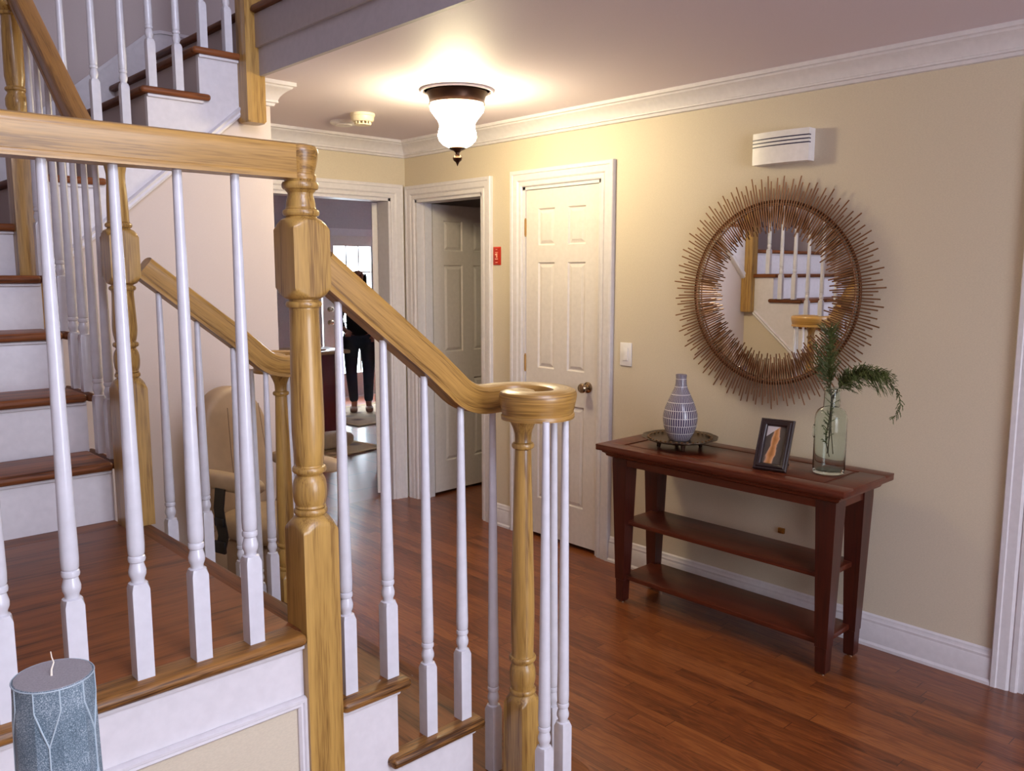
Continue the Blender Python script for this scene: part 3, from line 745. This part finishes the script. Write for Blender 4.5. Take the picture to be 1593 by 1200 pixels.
mb = MB()
for k in range(4):
    a = PI/4+2*PI*k/4; mb = MB().box((RR+.0)*math.cos(a)-.006, RR*math.cos(a)+.006, RR*math.sin(a)-.006, RR*math.sin(a)+.006, 0, .012)
    rot_x(mb).build('wall_bracket', M['ring'], mr, local=True)
NR = 200; rest = MB(); rest_any = False
outp = [.452, .478, .502, .464, .490]; inp = [.305, .285, .268, .298, .278]
for i in range(NR):
    a = 2*PI*i/NR+random.uniform(-.004, .004)
    r1 = outp[i % 5]+random.uniform(-.006, .006); r0 = inp[(i*1) % 5]+random.uniform(-.008, .008)
    z = .034
    path = [(r0*math.cos(a), r0*math.sin(a), z), (r1*math.cos(a), r1*math.sin(a), z)]
    if i % 2 == 0: 
        rot_x(MB().tube(path, .003, 6)).build('ray', M['copper'], mr, local=True)
    else:
        rest.tube(path, .003, 6)
o = rot_x(rest).build('ray', M['copper'], mr, local=True); o['kind'] = 'stuff'; o.name = 'remaining_rays'

# ================================================================== CONSOLE TABLE
TX0, TX1, TY0, TY1, TZ = 2.885, 3.31, 1.345, 2.532, .757
ct = thing('console_table', (3.1, 1.94, 0), 'dark cherry wood console table with tapered legs and two lower shelves against the wall', 'console table')
top = MB().box(TX0, TX1, TY0, TY1, TZ-.028, TZ-.004, .004)
fw = .075
top.box(TX0, TX0+fw, TY0, TY1, TZ-.01, TZ, .002).box(TX1-fw, TX1, TY0, TY1, TZ-.01, TZ, .002)
top.box(TX0+fw, TX1-fw, TY0, TY0+fw+.03, TZ-.01, TZ, .002).box(TX0+fw, TX1-fw, TY1-fw-.03, TY1, TZ-.01, TZ, .002)
top.box(TX0+fw+.012, TX1-fw-.012, TY0+fw+.045, TY1-fw-.045, TZ-.01, TZ-.0005, .002)
top.build('tabletop', M['cherry'], ct)
apx = [(TX0+.055, TX0+.075)]
a = MB(); x0, x1, y0, y1 = TX0+.05, TX1-.05, TY0+.05, TY1-.05
a.box(x0+.012, x1-.012, y0+.012, y1-.012, TZ-.095, TZ-.028)
a.sweep_plane([(x0, y0, TZ-.028), (x1, y0, TZ-.028), (x1, y1, TZ-.028), (x0, y1, TZ-.028)], [(-.030, 0), (-.028, -.010), (-.018, -.016), (-.014, -.026), (-.004, -.032), (.0, -.034), (.03, -.034), (.03, 0)], (0, 0, 1), closed=True)
a.build('apron', M['cherry'], ct)
for lx, sx in ((x0+.048, -1), (x1-.040, 1)):
    for ly, sy in ((y0+.045, -1), (y1-.045, 1)):
        l = MB(); hw = .040; hb = .021
        l.rings([[(lx+dx*q, ly+dy*q, z) for dx, dy in ((-1, -1), (1, -1), (1, 1), (-1, 1))] for z, q in ((0.006, hb-.003), (.012, hb), (.11, hb+.002), (.112, hb+.004), (TZ-.095, hw), (TZ-.05, hw))])
        o = l.build('leg', M['cherryZ'], ct, smooth=0)
        MB().lathe([(0, .014), (.007, .014)], (lx, ly, 0), 12).build('foot_pad', M['nickel'], ct)
for z in (.135, .40):
    MB().box(x0+.040, x1-.035, y0+.045, y1-.045, z-.022, z, .003).build('shelf', M['cherry'], ct)
# ---- tray
ty, tx = 2.225, 3.11
tray = thing('metal_tray', (tx, ty, TZ), 'scalloped dark metal tray on small feet at the left end of the console', 'tray')
rr = []; seg = 96
def scal(a): return 1+.035*abs(math.sin(a*6))
for z, r in ((.028, .001), (.028, .09), (.030, .12), (.038, .145), (.046, .166), (.049, .166), (.044, .148), (.036, .125), (.033, .09), (.033, .001)):
    rr.append([(r*(scal(2*PI*k/seg) if r > .13 else 1)*math.cos(2*PI*k/seg), r*(scal(2*PI*k/seg) if r > .13 else 1)*math.sin(2*PI*k/seg), z) for k in range(seg)])
mb = MB().rings(rr); mb.build('dish', plain('pewter', (92, 76, 62), .35, .8), tray, local=True)
mb = MB()
for k in range(36):
    a = 2*PI*k/36; mb.ball((.140*math.cos(a), .140*math.sin(a), .046), (.007, .007, .005), 1)
mb.build('rim_beads', plain('pewter_beads', (140, 112, 84), .3, .9), tray, local=True)
for k in range(4):
    a = PI/4+k*PI/2; mb = MB().tube([(.095*math.cos(a), .095*math.sin(a), 0), (.09*math.cos(a), .09*math.sin(a), .028)], [.008, .012], 10); mb.build('foot', M['bronze'], tray, local=True)
# ---- vase
m, nt, b = newmat('blue_white_hatched_glaze')
tc = N(nt, 'ShaderNodeTexCoord'); sp = N(nt, 'ShaderNodeSeparateXYZ'); nt.links.new(tc.outputs['Object'], sp.inputs[0])
ang = math_n(nt, 'ARCTAN2', sp.outputs[1], sp.outputs[0])
rowv = math_n(nt, 'DIVIDE', sp.outputs[2], .0345); rowi = math_n(nt, 'FLOOR', rowv); rf = math_n(nt, 'FRACT', rowv)
wn = N(nt, 'ShaderNodeTexWhiteNoise', noise_dimensions='1D'); nt.links.new(rowi, wn.inputs['W'])
u = math_n(nt, 'FRACT', math_n(nt, 'ADD', math_n(nt, 'MULTIPLY', ang, 44/(2*PI)), wn.outputs[0]))
ln = math_n(nt, 'MAXIMUM', math_n(nt, 'LESS_THAN', u, .31), math_n(nt, 'LESS_THAN', rf, .075))
mx = N(nt, 'ShaderNodeMixRGB'); nt.links.new(ln, mx.inputs[0]); mx.inputs[1].default_value = (*lin((74, 64, 88)), 1); mx.inputs[2].default_value = (*lin((206, 198, 196)), 1)
nt.links.new(mx.outputs[0], b.inputs['Base Color']); b.inputs['Roughness'].default_value = .2
vp = [(0, .045), (.004, .05), (.03, .062), (.06, .073), (.095, .078), (.12, .076), (.15, .068), (.18, .056), (.21, .042), (.235, .030), (.255, .025), (.28, .0235), (.296, .025), (.298, .022), (.294, .019), (.25, .018), (.20, .03), (.1, .06), (.02, .05)]
vase = MB().lathe(vp, seg=40).build('vase', m, smooth=50); vase.location = (tx-.0, ty-.0, TZ+.0335)
tag(vase, 'bottle-shaped ceramic vase with blue and white hatched lines standing on the metal tray', 'vase')
# ---- picture frame
pf = thing('photo_frame', (2.985, 1.70, TZ), 'small dark wooden photo frame leaning back on the console beside the glass bottle', 'photo frame')
fm = plain('dark_frame_wood', (38, 24, 24), .3, coat=.3)
fb = MB(); W, H = .135, .212     # local: x right, z up, front toward -Y
PF = [(0, 0), (0, .012), (.004, .016), (.010, .014), (.014, .018), (.022, .016), (.028, .010), (.030, .004), (.030, 0)]
fb.sweep_plane([(-W/2, 0, 0), (-W/2, 0, H), (W/2, 0, H), (W/2, 0, 0)], [(-u_ if 1 else u_, v_) for u_, v_ in PF], (0, -1, 0), closed=True)
Lean = Matrix.Rotation(math.radians(-24), 4, 'X')
fb.xform(Lean).build('frame', fm, pf, local=True)
m, nt, b = newmat('photo_of_dogs'); tc = N(nt, 'ShaderNodeTexCoord'); nz = N(nt, 'ShaderNodeTexNoise'); nz.inputs['Scale'].default_value = 22; nt.links.new(tc.outputs['Object'], nz.inputs[0])
sp = N(nt, 'ShaderNodeSeparateXYZ'); nt.links.new(tc.outputs['Object'], sp.inputs[0])
d_ = math_n(nt, 'ADD', math_n(nt, 'ABSOLUTE', math_n(nt, 'SUBTRACT', math_n(nt, 'ADD', sp.outputs[0], math_n(nt, 'MULTIPLY', math_n(nt, 'SUBTRACT', sp.outputs[2], .1), -.10)), -.004)), math_n(nt, 'MULTIPLY', math_n(nt, 'SUBTRACT', nz.outputs[0], .5), .03))
top_ = math_n(nt, 'GREATER_THAN', math_n(nt, 'SUBTRACT', sp.outputs[2], math_n(nt, 'MULTIPLY', sp.outputs[0], .8)), .158)
c1 = ramp(nt, d_, [(.0, lin((150, 96, 48))), (.008, lin((190, 130, 76))), (.012, lin((196, 150, 120))), (.016, lin((74, 64, 56)))])
mx = N(nt, 'ShaderNodeMixRGB'); nt.links.new(top_, mx.inputs[0]); nt.links.new(c1, mx.inputs[1]); mx.inputs[2].default_value = (*lin((196, 184, 180)), 1)
nt.links.new(mx.outputs[0], b.inputs['Base Color'])
MB().box(-W/2+.026, W/2-.026, -.004, -.003, .026, H-.026).xform(Lean).build('photograph', m, pf, local=True, smooth=0)
MB().box(-W/2+.01, W/2-.01, .0, .004, .006, H-.006).xform(Lean).build('backing', M['black'], pf, local=True)
a_ = Lean @ Vector((0, .004, .15))
MB().rings([[(s_*.02, a_.y, a_.z), (s_*.02, a_.y+.004, a_.z), (s_*.03, .140, .002), (s_*.03, .135, 0)] for s_ in (-1, 1)]).build('easel_leg', M['black'], pf, local=True, smooth=0)
pf.rotation_euler = (0, 0, math.radians(-80))
# ---- glass bottle
BX, BY = 3.125, 1.525
bo = MB()
op = [(0, .050), (.003, .058), (.02, .061), (.12, .061), (.215, .061), (.235, .058), (.249, .051), (.257, .042), (.260, .035), (.264, .031), (.325, .030), (.328, .034), (.335, .034), (.338, .030)]
ip = [(.336, .027), (.264, .0275), (.258, .031), (.254, .040), (.246, .048), (.233, .0545), (.213, .0575), (.19, .0575), (.03, .0575), (.012, .050), (.010, .001)]
bo.lathe(op+ip, seg=40)
btl = bo.build('glass_bottle', M['glass'], smooth=50); btl.location = (BX, BY, TZ+.001)
tag(btl, 'clear pale green glass bottle vase holding fern sprigs at the right end of the console', 'bottle')
# embossed round handle on the bottle
mb = torus(.024, .003, 0, 28, 8); mb.xform(Matrix.Translation((-.035, .050, .165)) @ Matrix.Rotation(math.radians(-55), 4, 'Z') @ Matrix.Rotation(PI/2, 4, 'Y')); mb.build('embossed_ring', M['glass'], btl, local=True)
# ---- fern sprigs
fern = plain('dark_fern_green', (76, 86, 40), .6, 0, .25, 30); stemm = plain('brown_green_stem', (70, 62, 38), .6)
def sprig(pts, nl, ln, lab, droop=.3, seed=1, start=.25, up=.0):
    rnd = random.Random(seed)
    P = [Vector(p) for p in pts]
    def at(u):
        f = u*(len(P)-1); i = min(int(f), len(P)-2); q = f-i
        p0, p1, p2, p3 = P[max(i-1, 0)], P[i], P[i+1], P[min(i+2, len(P)-1)]
        return .5*((2*p1)+(p2-p0)*q+(2*p0-5*p1+4*p2-p3)*q*q+(3*p1-p0-3*p2+p3)*q**3)
    t = thing('fern_sprig', tuple(at(0)), lab, 'plant', 'fern sprigs in the glass bottle')
    MB().tube([at(k/24) for k in range(25)], [.0022-.0015*k/24 for k in range(25)], 6).build('stem', stemm, t)
    mb = MB()
    for k in range(nl):
        u = start+(1-start)*k/nl; p = at(u); tan = (at(min(1, u+.02))-at(max(0, u-.02))).normalized()
        ang_ = rnd.uniform(0, 2*PI); sd = tan.orthogonal().normalized(); sd = Matrix.Rotation(ang_, 3, tan) @ sd
        L = ln*rnd.uniform(.5, 1.1)*(1-.5*abs(u-.6))
        d = (sd*.9+tan*.8).normalized(); q1 = p+d*L*.5+Vector((0, 0, up)); q2 = p+d*L*.85+tan*L*.2+Vector((0, 0, -droop*L))
        w_ = .0019
        mb.tube([p, q1, q2], [w_, w_*.8, .0003], 3)
        for j in range(5):
            f = .25+.15*j; b0 = p.lerp(q1, f*1.2) if f < .6 else q1.lerp(q2, (f-.5)*1.6)
            s_ = rnd.choice((-1, 1)); dd = (d+s_*tan.cross(d)*.9+Vector((rnd.uniform(-.3, .3), rnd.uniform(-.3, .3), rnd.uniform(-.5, .2)))).normalized()
            mb.tube([b0, b0+dd*L*.16, b0+dd*L*.26+Vector((0, 0, -.004))], [.0014, .0012, .0004], 3)
    mb.build('leaves', fern, t)
    return t
b0 = Vector((BX, BY, TZ))
def rel(*l): return [b0+Vector(p) for p in l]
sprig(rel((.0, .01, .075), (0, .0, .18), (.0, .0, .30), (-.01, .012, .38), (.0, .02, .47), (.01, .03, .56)), 130, .085, 'upright fern sprig rising from the glass bottle in front of the mirror', .1, 3, .55)
sprig(rel((.01, -.01, .075), (0, .0, .2), (.0, -.005, .30), (.0, -.05, .37), (-.01, -.11, .405), (-.01, -.19, .405)), 190, .085, 'fern sprig leaning right out of the glass bottle, the bushiest one', .5, 5, .5)
sprig(rel((-.01, .0, .08), (0, .004, .2), (.0, -.005, .31), (.01, -.08, .385), (.0, -.19, .395), (0, -.245, .35), (0, -.262, .29), (0, -.235, .245)), 46, .028, 'long thin drooping sprig hanging furthest right from the glass bottle', .2, 8, .35)
sprig(rel((.012, .006, .06), (.004, .02, .13), (-.004, .008, .2), (0, .004, .30), (-.0, .028, .37), (-.01, .055, .43), (-.01, .07, .50)), 70, .06, 'fern sprig leaning left out of the glass bottle', .2, 12, .12)

# ================================================================== FOREGROUND CANDLE
cx_, cy_, cz_ = .209, .905, 1.137; CH = .205
m, nt, b = newmat('frosted_blue_wax'); tc = N(nt, 'ShaderNodeTexCoord'); nz = N(nt, 'ShaderNodeTexNoise'); nz.inputs['Scale'].default_value = 900; nz.inputs['Detail'].default_value = 4
nt.links.new(tc.outputs['Object'], nz.inputs[0]); nz2 = N(nt, 'ShaderNodeTexNoise'); nz2.inputs['Scale'].default_value = 18; nt.links.new(tc.outputs['Object'], nz2.inputs[0])
f_ = math_n(nt, 'ADD', math_n(nt, 'MULTIPLY', nz.outputs[0], .7), math_n(nt, 'MULTIPLY', nz2.outputs[0], .3))
nt.links.new(ramp(nt, f_, [(.36, lin((62, 80, 92))), (.5, lin((98, 116, 128))), (.64, lin((170, 180, 186)))]), b.inputs['Base Color']); b.inputs['Roughness'].default_value = .5; b.inputs['Subsurface Weight'].default_value = .1; b.inputs['Subsurface Radius'].default_value = (.01, .01, .01)
wax = m; waxtop = plain('grey_wax', (150, 146, 148), .55, 0, .12, 600); ridge = plain('pale_wax_ridge', (168, 182, 190), .5)
cnd = thing('pillar_candle', (cx_, cy_, cz_-CH), 'blue-grey faceted pillar candle with white wick in the bottom left foreground', 'candle')
nF = 10
def crad(z): return .0375+.0035*(1-z/CH)
angs = [2*PI*k/nF+.2 for k in range(nF)]
mb = MB(); rr = []
for z in (0, .03, .06, .09, .12, .15, CH-.0015, CH):
    rr.append([Vector(((crad(z)-(.001 if z == CH else 0))*(1-.012*(j % 2))*math.cos(2*PI*j/(2*nF)+.2), (crad(z)-(.001 if z == CH else 0))*(1-.012*(j % 2))*math.sin(2*PI*j/(2*nF)+.2), z)) for j in range(2*nF)])
mb.rings(rr); body = mb.build('wax_body', wax, cnd, local=True, smooth=14)
mb = MB()
def rp(a, z): return (crad(z)*.996*math.cos(a), crad(z)*.996*math.sin(a), z)
da = PI/nF
for k in range(nF):
    s1 = 1 if k % 2 == 0 else -1; a = angs[k]; m1 = a+s1*da; m0 = a-s1*da
    mb.tube([rp(a, CH-.001), rp(a, CH-.022), rp(a+s1*da*.5, CH-.040), rp(m1, CH-.058)], .0008, 5)
    if s1 > 0: mb.tube([rp(m1, CH-.058), rp(m1, CH-.10)], .0008, 5)
    mb.tube([rp(m1, CH-.10), rp(a+s1*da*.5, CH-.118), rp(a, CH-.135), rp(a, .001)], .0008, 5)
mb.tube([rp(2*PI*k/40, CH-.0008) for k in range(41)], .0007, 5)
mb.build('ridge_lines', ridge, cnd, local=True)
MB().rings([[Vector((p.x*.99, p.y*.99, CH-.0005)) for p in rr[-1]], [Vector((p.x*.98, p.y*.98, CH+.0004)) for p in rr[-1]]]).build('wax_top', waxtop, cnd, local=True, smooth=0)
MB().tube([(-.002, -.002, CH-.001), (-.001, 0, CH+.006), (.002, .002, CH+.012), (.0005, .002, CH+.018), (.0, .002, CH+.024)], [.0012, .0009, .0007, .0006, .0005], 6).build('wick', plain('white_wick', (226, 214, 196), .7), cnd, local=True)
st = thing('side_table', (cx_, cy_, 0), 'narrow dark wooden pedestal table standing under the blue-grey candle', 'table')
zt = cz_-CH
MB().box(cx_-.09, cx_+.09, cy_-.09, cy_+.09, zt-.02, zt-.0005, .004).build('tabletop', M['cherry'], st)
MB().lathe([(.03, .04), (.05, .025), (.5, .02), (.9, .022), (zt-.02, .05)], (cx_, cy_, 0), 20).build('pedestal', M['cherryZ'], st)
MB().lathe([(0, .10), (.012, .10), (.03, .04), (.035, .001)], (cx_, cy_, 0), 28).build('base', M['cherryZ'], st)

# ================================================================== ARMCHAIR BEHIND THE STAIRS
ch = thing('lift_chair', (1.60, 3.20, 0), 'beige padded chair with rounded back and hanging black belt, behind the far railing', 'chair')
def cushion(sx, sy, sz, loc, rot=(0, 0, 0), lv=2):
    t = bmesh.new(); bmesh.ops.create_cube(t, size=1)
    bmesh.ops.subdivide_edges(t, edges=t.edges, cuts=6, use_grid_fill=True)
    for v in t.verts:
        x, y, z = v.co*2; p = 3.2
        n = (abs(x)**p+abs(y)**p+abs(z)**p)**(1/p); mx_ = max(abs(x), abs(y), abs(z))
        v.co = Vector((x/n*mx_*sx/2, y/n*mx_*sy/2, z/n*mx_*sz/2))
    from mathutils import Euler
    bmesh.ops.transform(t, matrix=Matrix.Translation(loc) @ Euler(rot).to_matrix().to_4x4(), verts=t.verts)
    mb = MB(); mb.join(t); return mb
bk = MB()
pts = []
for k in range(21):
    a = PI*k/20; pts.append((.195*math.cos(a), .72+.33*math.sin(a)**.8))
pts = [(.17, .46)]+pts+[(-.17, .46)]
t = bmesh.new(); vs = [t.verts.new((0, y, z)) for y, z in pts]; f = t.faces.new(vs)
e = bmesh.ops.extrude_face_region(t, geom=[f]); bmesh.ops.translate(t, verts=[v for v in e['geom'] if isinstance(v, bmesh.types.BMVert)], vec=(.10, 0, 0))
bmesh.ops.bevel(t, geom=[x for x in t.edges if abs(x.verts[0].co.x-x.verts[1].co.x) < 1e-6], offset=.035, segments=4, profile=.5, affect='EDGES')
bk.join(t, Matrix.Translation((-.20, 0, .01)) @ Matrix.Rotation(math.radians(-6), 4, 'Y')); bk.build('backrest', M['beige'], ch, local=True, smooth=50)
mb = MB()
for y in (-.09, .09): mb.tube([(-.098, y, .56), (-.124, y, .80), (-.146, y*.9, .985)], .0018, 5)
mb.build('seam', plain('seam_thread', (134, 110, 86), .7), ch, local=True)
cushion(.40, .36, .12, (.0, 0, .50)).build('seat', M['beige2'], ch, local=True, smooth=60)
for s_ in (-1, 1):
    cushion(.42, .075, .07, (-.01, s_*.215, .72)).build('armrest', M['beige2'], ch, local=True, smooth=60)
    MB().tube([(-.14, s_*.215, .70), (-.16, s_*.20, .55), (-.16, s_*.17, .48)], .016, 8).build('arm_support', M['beige2'], ch, local=True)
cushion(.20, .32, .05, (.22, 0, .27), (0, math.radians(20), 0)).build('footrest', M['beige2'], ch, local=True, smooth=60)
MB().tube([(.06, 0, .30), (.2, 0, .28)], .02, 8).build('footrest_arm', M['black'], ch, local=True)
MB().box(-.15, .10, -.13, .13, .10, .44, .03).build('base', M['beige'], ch, local=True)
MB().box(-.18, .16, -.15, .15, 0, .10, .02).build('base_plate', M['black'], ch, local=True)
be = MB(); P = [(-.0, -.255, .70), (-.005, -.262, .62), (.005, -.264, .57), (.015, -.262, .51), (.0, -.264, .46)]
be.rings([[(x-.028, y, z), (x+.028, y, z), (x+.028, y+.006, z), (x-.028, y+.006, z)] for x, y, z in P]); be.box(-.035, .03, -.27, -.256, .44, .49, .005).box(-.025, .028, -.27, -.256, .55, .585, .005)
be.build('belt', M['black'], ch, local=True)
ch.rotation_euler = (0, 0, math.radians(-75))

# ================================================================== BACK ROOM
cb = thing('reception_counter', (4.0, 7.4, 0), 'dark red counter with pale wooden top in the room beyond the back doorway', 'counter')
MB().box(3.3, 4.26, 7.08, 7.6, 0, .765, .004).build('body', M['cabred'], cb)
MB().box(3.25, 4.40, 7.02, 7.66, .765, .80, .008).build('countertop', M['counter'], cb)
tag(MB().box(3.95, 4.18, 7.1, 7.3, .801, .812, .003).box(3.97, 4.12, 7.12, 7.28, .812, .825, .003).build('paper_stack', plain('brown_folder', (120, 70, 40), .6)), 'small stack of brown folders lying on the pale counter top', 'papers')
def rug(name, loc, sx, sy, rz, lab, cols):
    m, nt, b = newmat(name); tc = N(nt, 'ShaderNodeTexCoord'); vo = N(nt, 'ShaderNodeTexVoronoi'); vo.inputs['Scale'].default_value = 5
    nt.links.new(tc.outputs['Object'], vo.inputs['Vector'])
    nt.links.new(ramp(nt, vo.outputs[0], [(.1, lin(cols[0])), (.3, lin(cols[1])), (.45, lin(cols[2]))]), b.inputs['Base Color']); b.inputs['Roughness'].default_value = .95
    o = thing('patterned_rug', loc, lab, 'rug', 'patterned rugs in the back room', rz)
    MB().box(-sx/2, sx/2, -sy/2, sy/2, 0.0005, .012, .003).build('pile', m, o, local=True)
    bd = MB().sweep_plane([(-sx/2, -sy/2, .012), (sx/2, -sy/2, .012), (sx/2, sy/2, .012), (-sx/2, sy/2, .012)], [(0, 0), (0, .002), (.05, .002), (.05, 0)], (0, 0, 1), closed=True)
    bd.build('border', plain(name+'_border', cols[3], .95), o, local=True)
    return o
rug('rug_near', (3.55, 6.42, 0), 1.15, .75, math.radians(8), 'patterned tan rug just beyond the back doorway, nearer of the two', [(90, 66, 50), (150, 120, 90), (184, 152, 108), (196, 164, 116)])
rug('rug_far', (5.15, 7.75, 0), 1.3, 1.1, math.radians(5), 'patterned rug under the standing person by the glass door', [(96, 80, 70), (150, 130, 110), (180, 160, 130), (190, 164, 120)])
bl = cushion(.52, .17, .15, (0, 0, .088)).build('bolster_cushion', M['beige2'], smooth=60); bl.location = (3.72, 6.38, .0); bl.rotation_euler = (0, 0, math.radians(-6))
tag(bl, 'beige bolster cushion lying on the nearer tan rug', 'cushion')

# ---- person (skin-modifier body with clothes as children)
def skin(name, verts, edges, radii, m, parent, sub=2, root=0):
    me = bpy.data.meshes.new(name); me.from_pydata(verts, edges, []); o = bpy.data.objects.new(name, me); C.objects.link(o)
    sk = o.modifiers.new('skin', 'SKIN')
    if not me.skin_vertices: pass
    lay = me.skin_vertices[0].data
    for i, r in enumerate(radii):
        r = r if isinstance(r, tuple) else (r, r); lay[i].radius = r; lay[i].use_root = (i == root)
    ss = o.modifiers.new('sub', 'SUBSURF'); ss.levels = sub; ss.render_levels = sub
    bpy.context.view_layer.update()
    dg = bpy.context.evaluated_depsgraph_get(); em = bpy.data.meshes.new_from_object(o.evaluated_get(dg)); em.name = name
    bpy.data.objects.remove(o); 
    for p in em.polygons: p.use_smooth = True
    em.materials.clear(); em.materials.append(m)
    n = bpy.data.objects.new(name, em); C.objects.link(n)
    if parent: n.parent = parent
    return n
skinm = plain('skin_tone', (150, 92, 66), .6); topm = plain('black_sweater', (22, 16, 20), .9, 0, .2, 60); jeans = plain('dark_jeans', (26, 32, 48), .9, 0, .2, 80); hairm = plain('dark_hair', (30, 16, 12), .5)
# local frame: facing -Y, x = her left on screen right
V = [(0, 0, .84), (0, 0, .98), (0, .005, 1.15), (0, .005, 1.28), (0, 0, 1.345), (0, -.005, 1.40),     # 0-5 pelvis..neck..head base
     (.085, 0, .80), (.09, -.01, .45), (.085, .01, .10), (.09, -.06, .035), (.095, -.13, .025),           # 6-10 leg
     (-.085, 0, .80), (-.095, -.01, .45), (-.07, .01, .10), (-.075, -.06, .035), (-.08, -.13, .025),
     (.15, 0, 1.27), (.21, .0, 1.02), (.17, -.12, .86), (.15, -.17, .83),
     (-.15, 0, 1.27), (-.21, .01, 1.02), (-.15, -.13, .90), (-.12, -.17, .89)]
E_ = [(0, 1), (1, 2), (2, 3), (3, 4), (4, 5), (0, 6), (6, 7), (7, 8), (8, 9), (9, 10), (0, 11), (11, 12), (12, 13), (13, 14), (14, 15), (3, 16), (16, 17), (17, 18), (18, 19), (3, 20), (20, 21), (21, 22), (22, 23)]
Rr = [(.12, .10), (.11, .085), (.12, .095), (.10, .08), .042, .042, .085, .052, .036, .032, .026, .085, .052, .036, .032, .026, .05, .036, .026, .024, .05, .036, .026, .024]
H0 = 5
V += [(0, -.012, 1.445), (0, -.005, 1.50), (0, .005, 1.55)]; E_ += [(5, 24), (24, 25), (25, 26)]; Rr += [(.058, .062), (.072, .082), (.055, .062)]
# fingers on both hands
for hi, sx_ in ((19, 1), (23, -1)):
    h = V[hi]
    for k, (dx, L) in enumerate(((-.020, .060), (-.007, .070), (.007, .065), (.020, .052))):
        i = len(V); V += [(h[0]+dx, h[1]-.035, h[2]-.006), (h[0]+dx*1.15, h[1]-.035-L*.5, h[2]-.020), (h[0]+dx*1.15, h[1]-.035-L*.8, h[2]-.045)]
        E_ += [(hi, i), (i, i+1), (i+1, i+2)]; Rr += [.009, .008, .007]
    i = len(V); V += [(h[0]-sx_*.030, h[1]-.01, h[2]), (h[0]-sx_*.040, h[1]-.04, h[2]-.01)]; E_ += [(hi, i), (i, i+1)]; Rr += [.010, .008]
pe = skin('person', V, E_, Rr, skinm, None)
pe.location = (5.08, 7.92, 0.014); pe.rotation_euler = (0, 0, math.radians(-32))
tag(pe, 'person in dark top and dark jeans standing backlit by the glass door beyond the doorway', 'person')
idx = lambda l: [V[i] for i in l]
skin('sweater', [(0, 0, .80), (0, 0, .98), (0, .005, 1.15), (0, .005, 1.29), (0, 0, 1.335), (.155, 0, 1.27), (.225, 0, 1.02), (.19, -.10, .88), (-.155, 0, 1.27), (-.225, .01, 1.02), (-.17, -.11, .915)],
     [(0, 1), (1, 2), (2, 3), (3, 4), (3, 5), (5, 6), (6, 7), (3, 8), (8, 9), (9, 10)], [(.155, .13), (.15, .12), (.15, .12), (.12, .10), .062, .07, .056, .042, .07, .056, .042], topm, pe, 2)
skin('trousers', [(0, 0, .86), (.09, 0, .78), (.092, -.01, .45), (.086, .012, .09), (-.09, 0, .78), (-.097, -.01, .45), (-.071, .012, .09)],
     [(0, 1), (1, 2), (2, 3), (0, 4), (4, 5), (5, 6)], [(.14, .115), .105, .068, .052, .105, .068, .052], jeans, pe, 2)
skin('hair', [(0, .015, 1.535), (0, .05, 1.48), (0, .06, 1.38), (.072, .01, 1.50), (.075, .02, 1.38), (.07, .03, 1.27), (-.072, .01, 1.50), (-.075, .02, 1.38), (-.07, .03, 1.27)],
     [(0, 1), (1, 2), (0, 3), (3, 4), (4, 5), (0, 6), (6, 7), (7, 8)], [(.068, .068), .06, .05, .026, .028, .02, .026, .028, .02], hairm, pe, 2)
mb = MB().ball((.026, -.080, 1.50), (.010, .006, .006)).ball((-.026, -.080, 1.50), (.010, .006, .006)); mb.build('eye', plain('dark_eye', (20, 14, 12), .3), pe, local=True)
mb = MB().ball((0, -.090, 1.475), (.012, .016, .020)); mb.build('nose', skinm, pe, local=True)
mb = MB().ball((0, -.082, 1.445), (.022, .008, .007)); mb.build('mouth', plain('lip_tone', (120, 52, 46), .5), pe, local=True)
for s_ in (1, -1):
    cushion(.085, .22, .06, (.092 if s_ > 0 else -.079, -.06, .032)).build('shoe', plain('tan_shoe', (130, 96, 76), .7), pe, local=True)

# ================================================================== groups and sub-parts
for o in list(C.objects):
    if o.get('category') == 'staircase': o['group'] = 'flights of the oak staircase'
    if o.get('category') == 'railing': o['group'] = 'oak and white stair railings'
def kids(p, n): return [c for c in C.objects if c.parent == p and c.name.split('.')[0] == n]
def near_of(c, cands):
    def cen(o):
        v = o.data.vertices; return sum((q.co for q in v), Vector())/max(1, len(v))
    return min(cands, key=lambda q: (cen(q)-cen(c)).length)
for top_, sub, par in ((ct, 'foot_pad', 'leg'), (ch, 'seam', 'backrest'), (ch, 'arm_support', 'armrest'), (ch, 'footrest_arm', 'footrest'), (tray, 'rim_beads', 'dish'), (cnd, 'ridge_lines', 'wax_body'), (sd, 'sensor_grille', 'housing'), (lamp, 'ceiling_medallion', None)):
    if not par: continue
    for c in kids(top_, sub): c.parent = near_of(c, kids(top_, par))
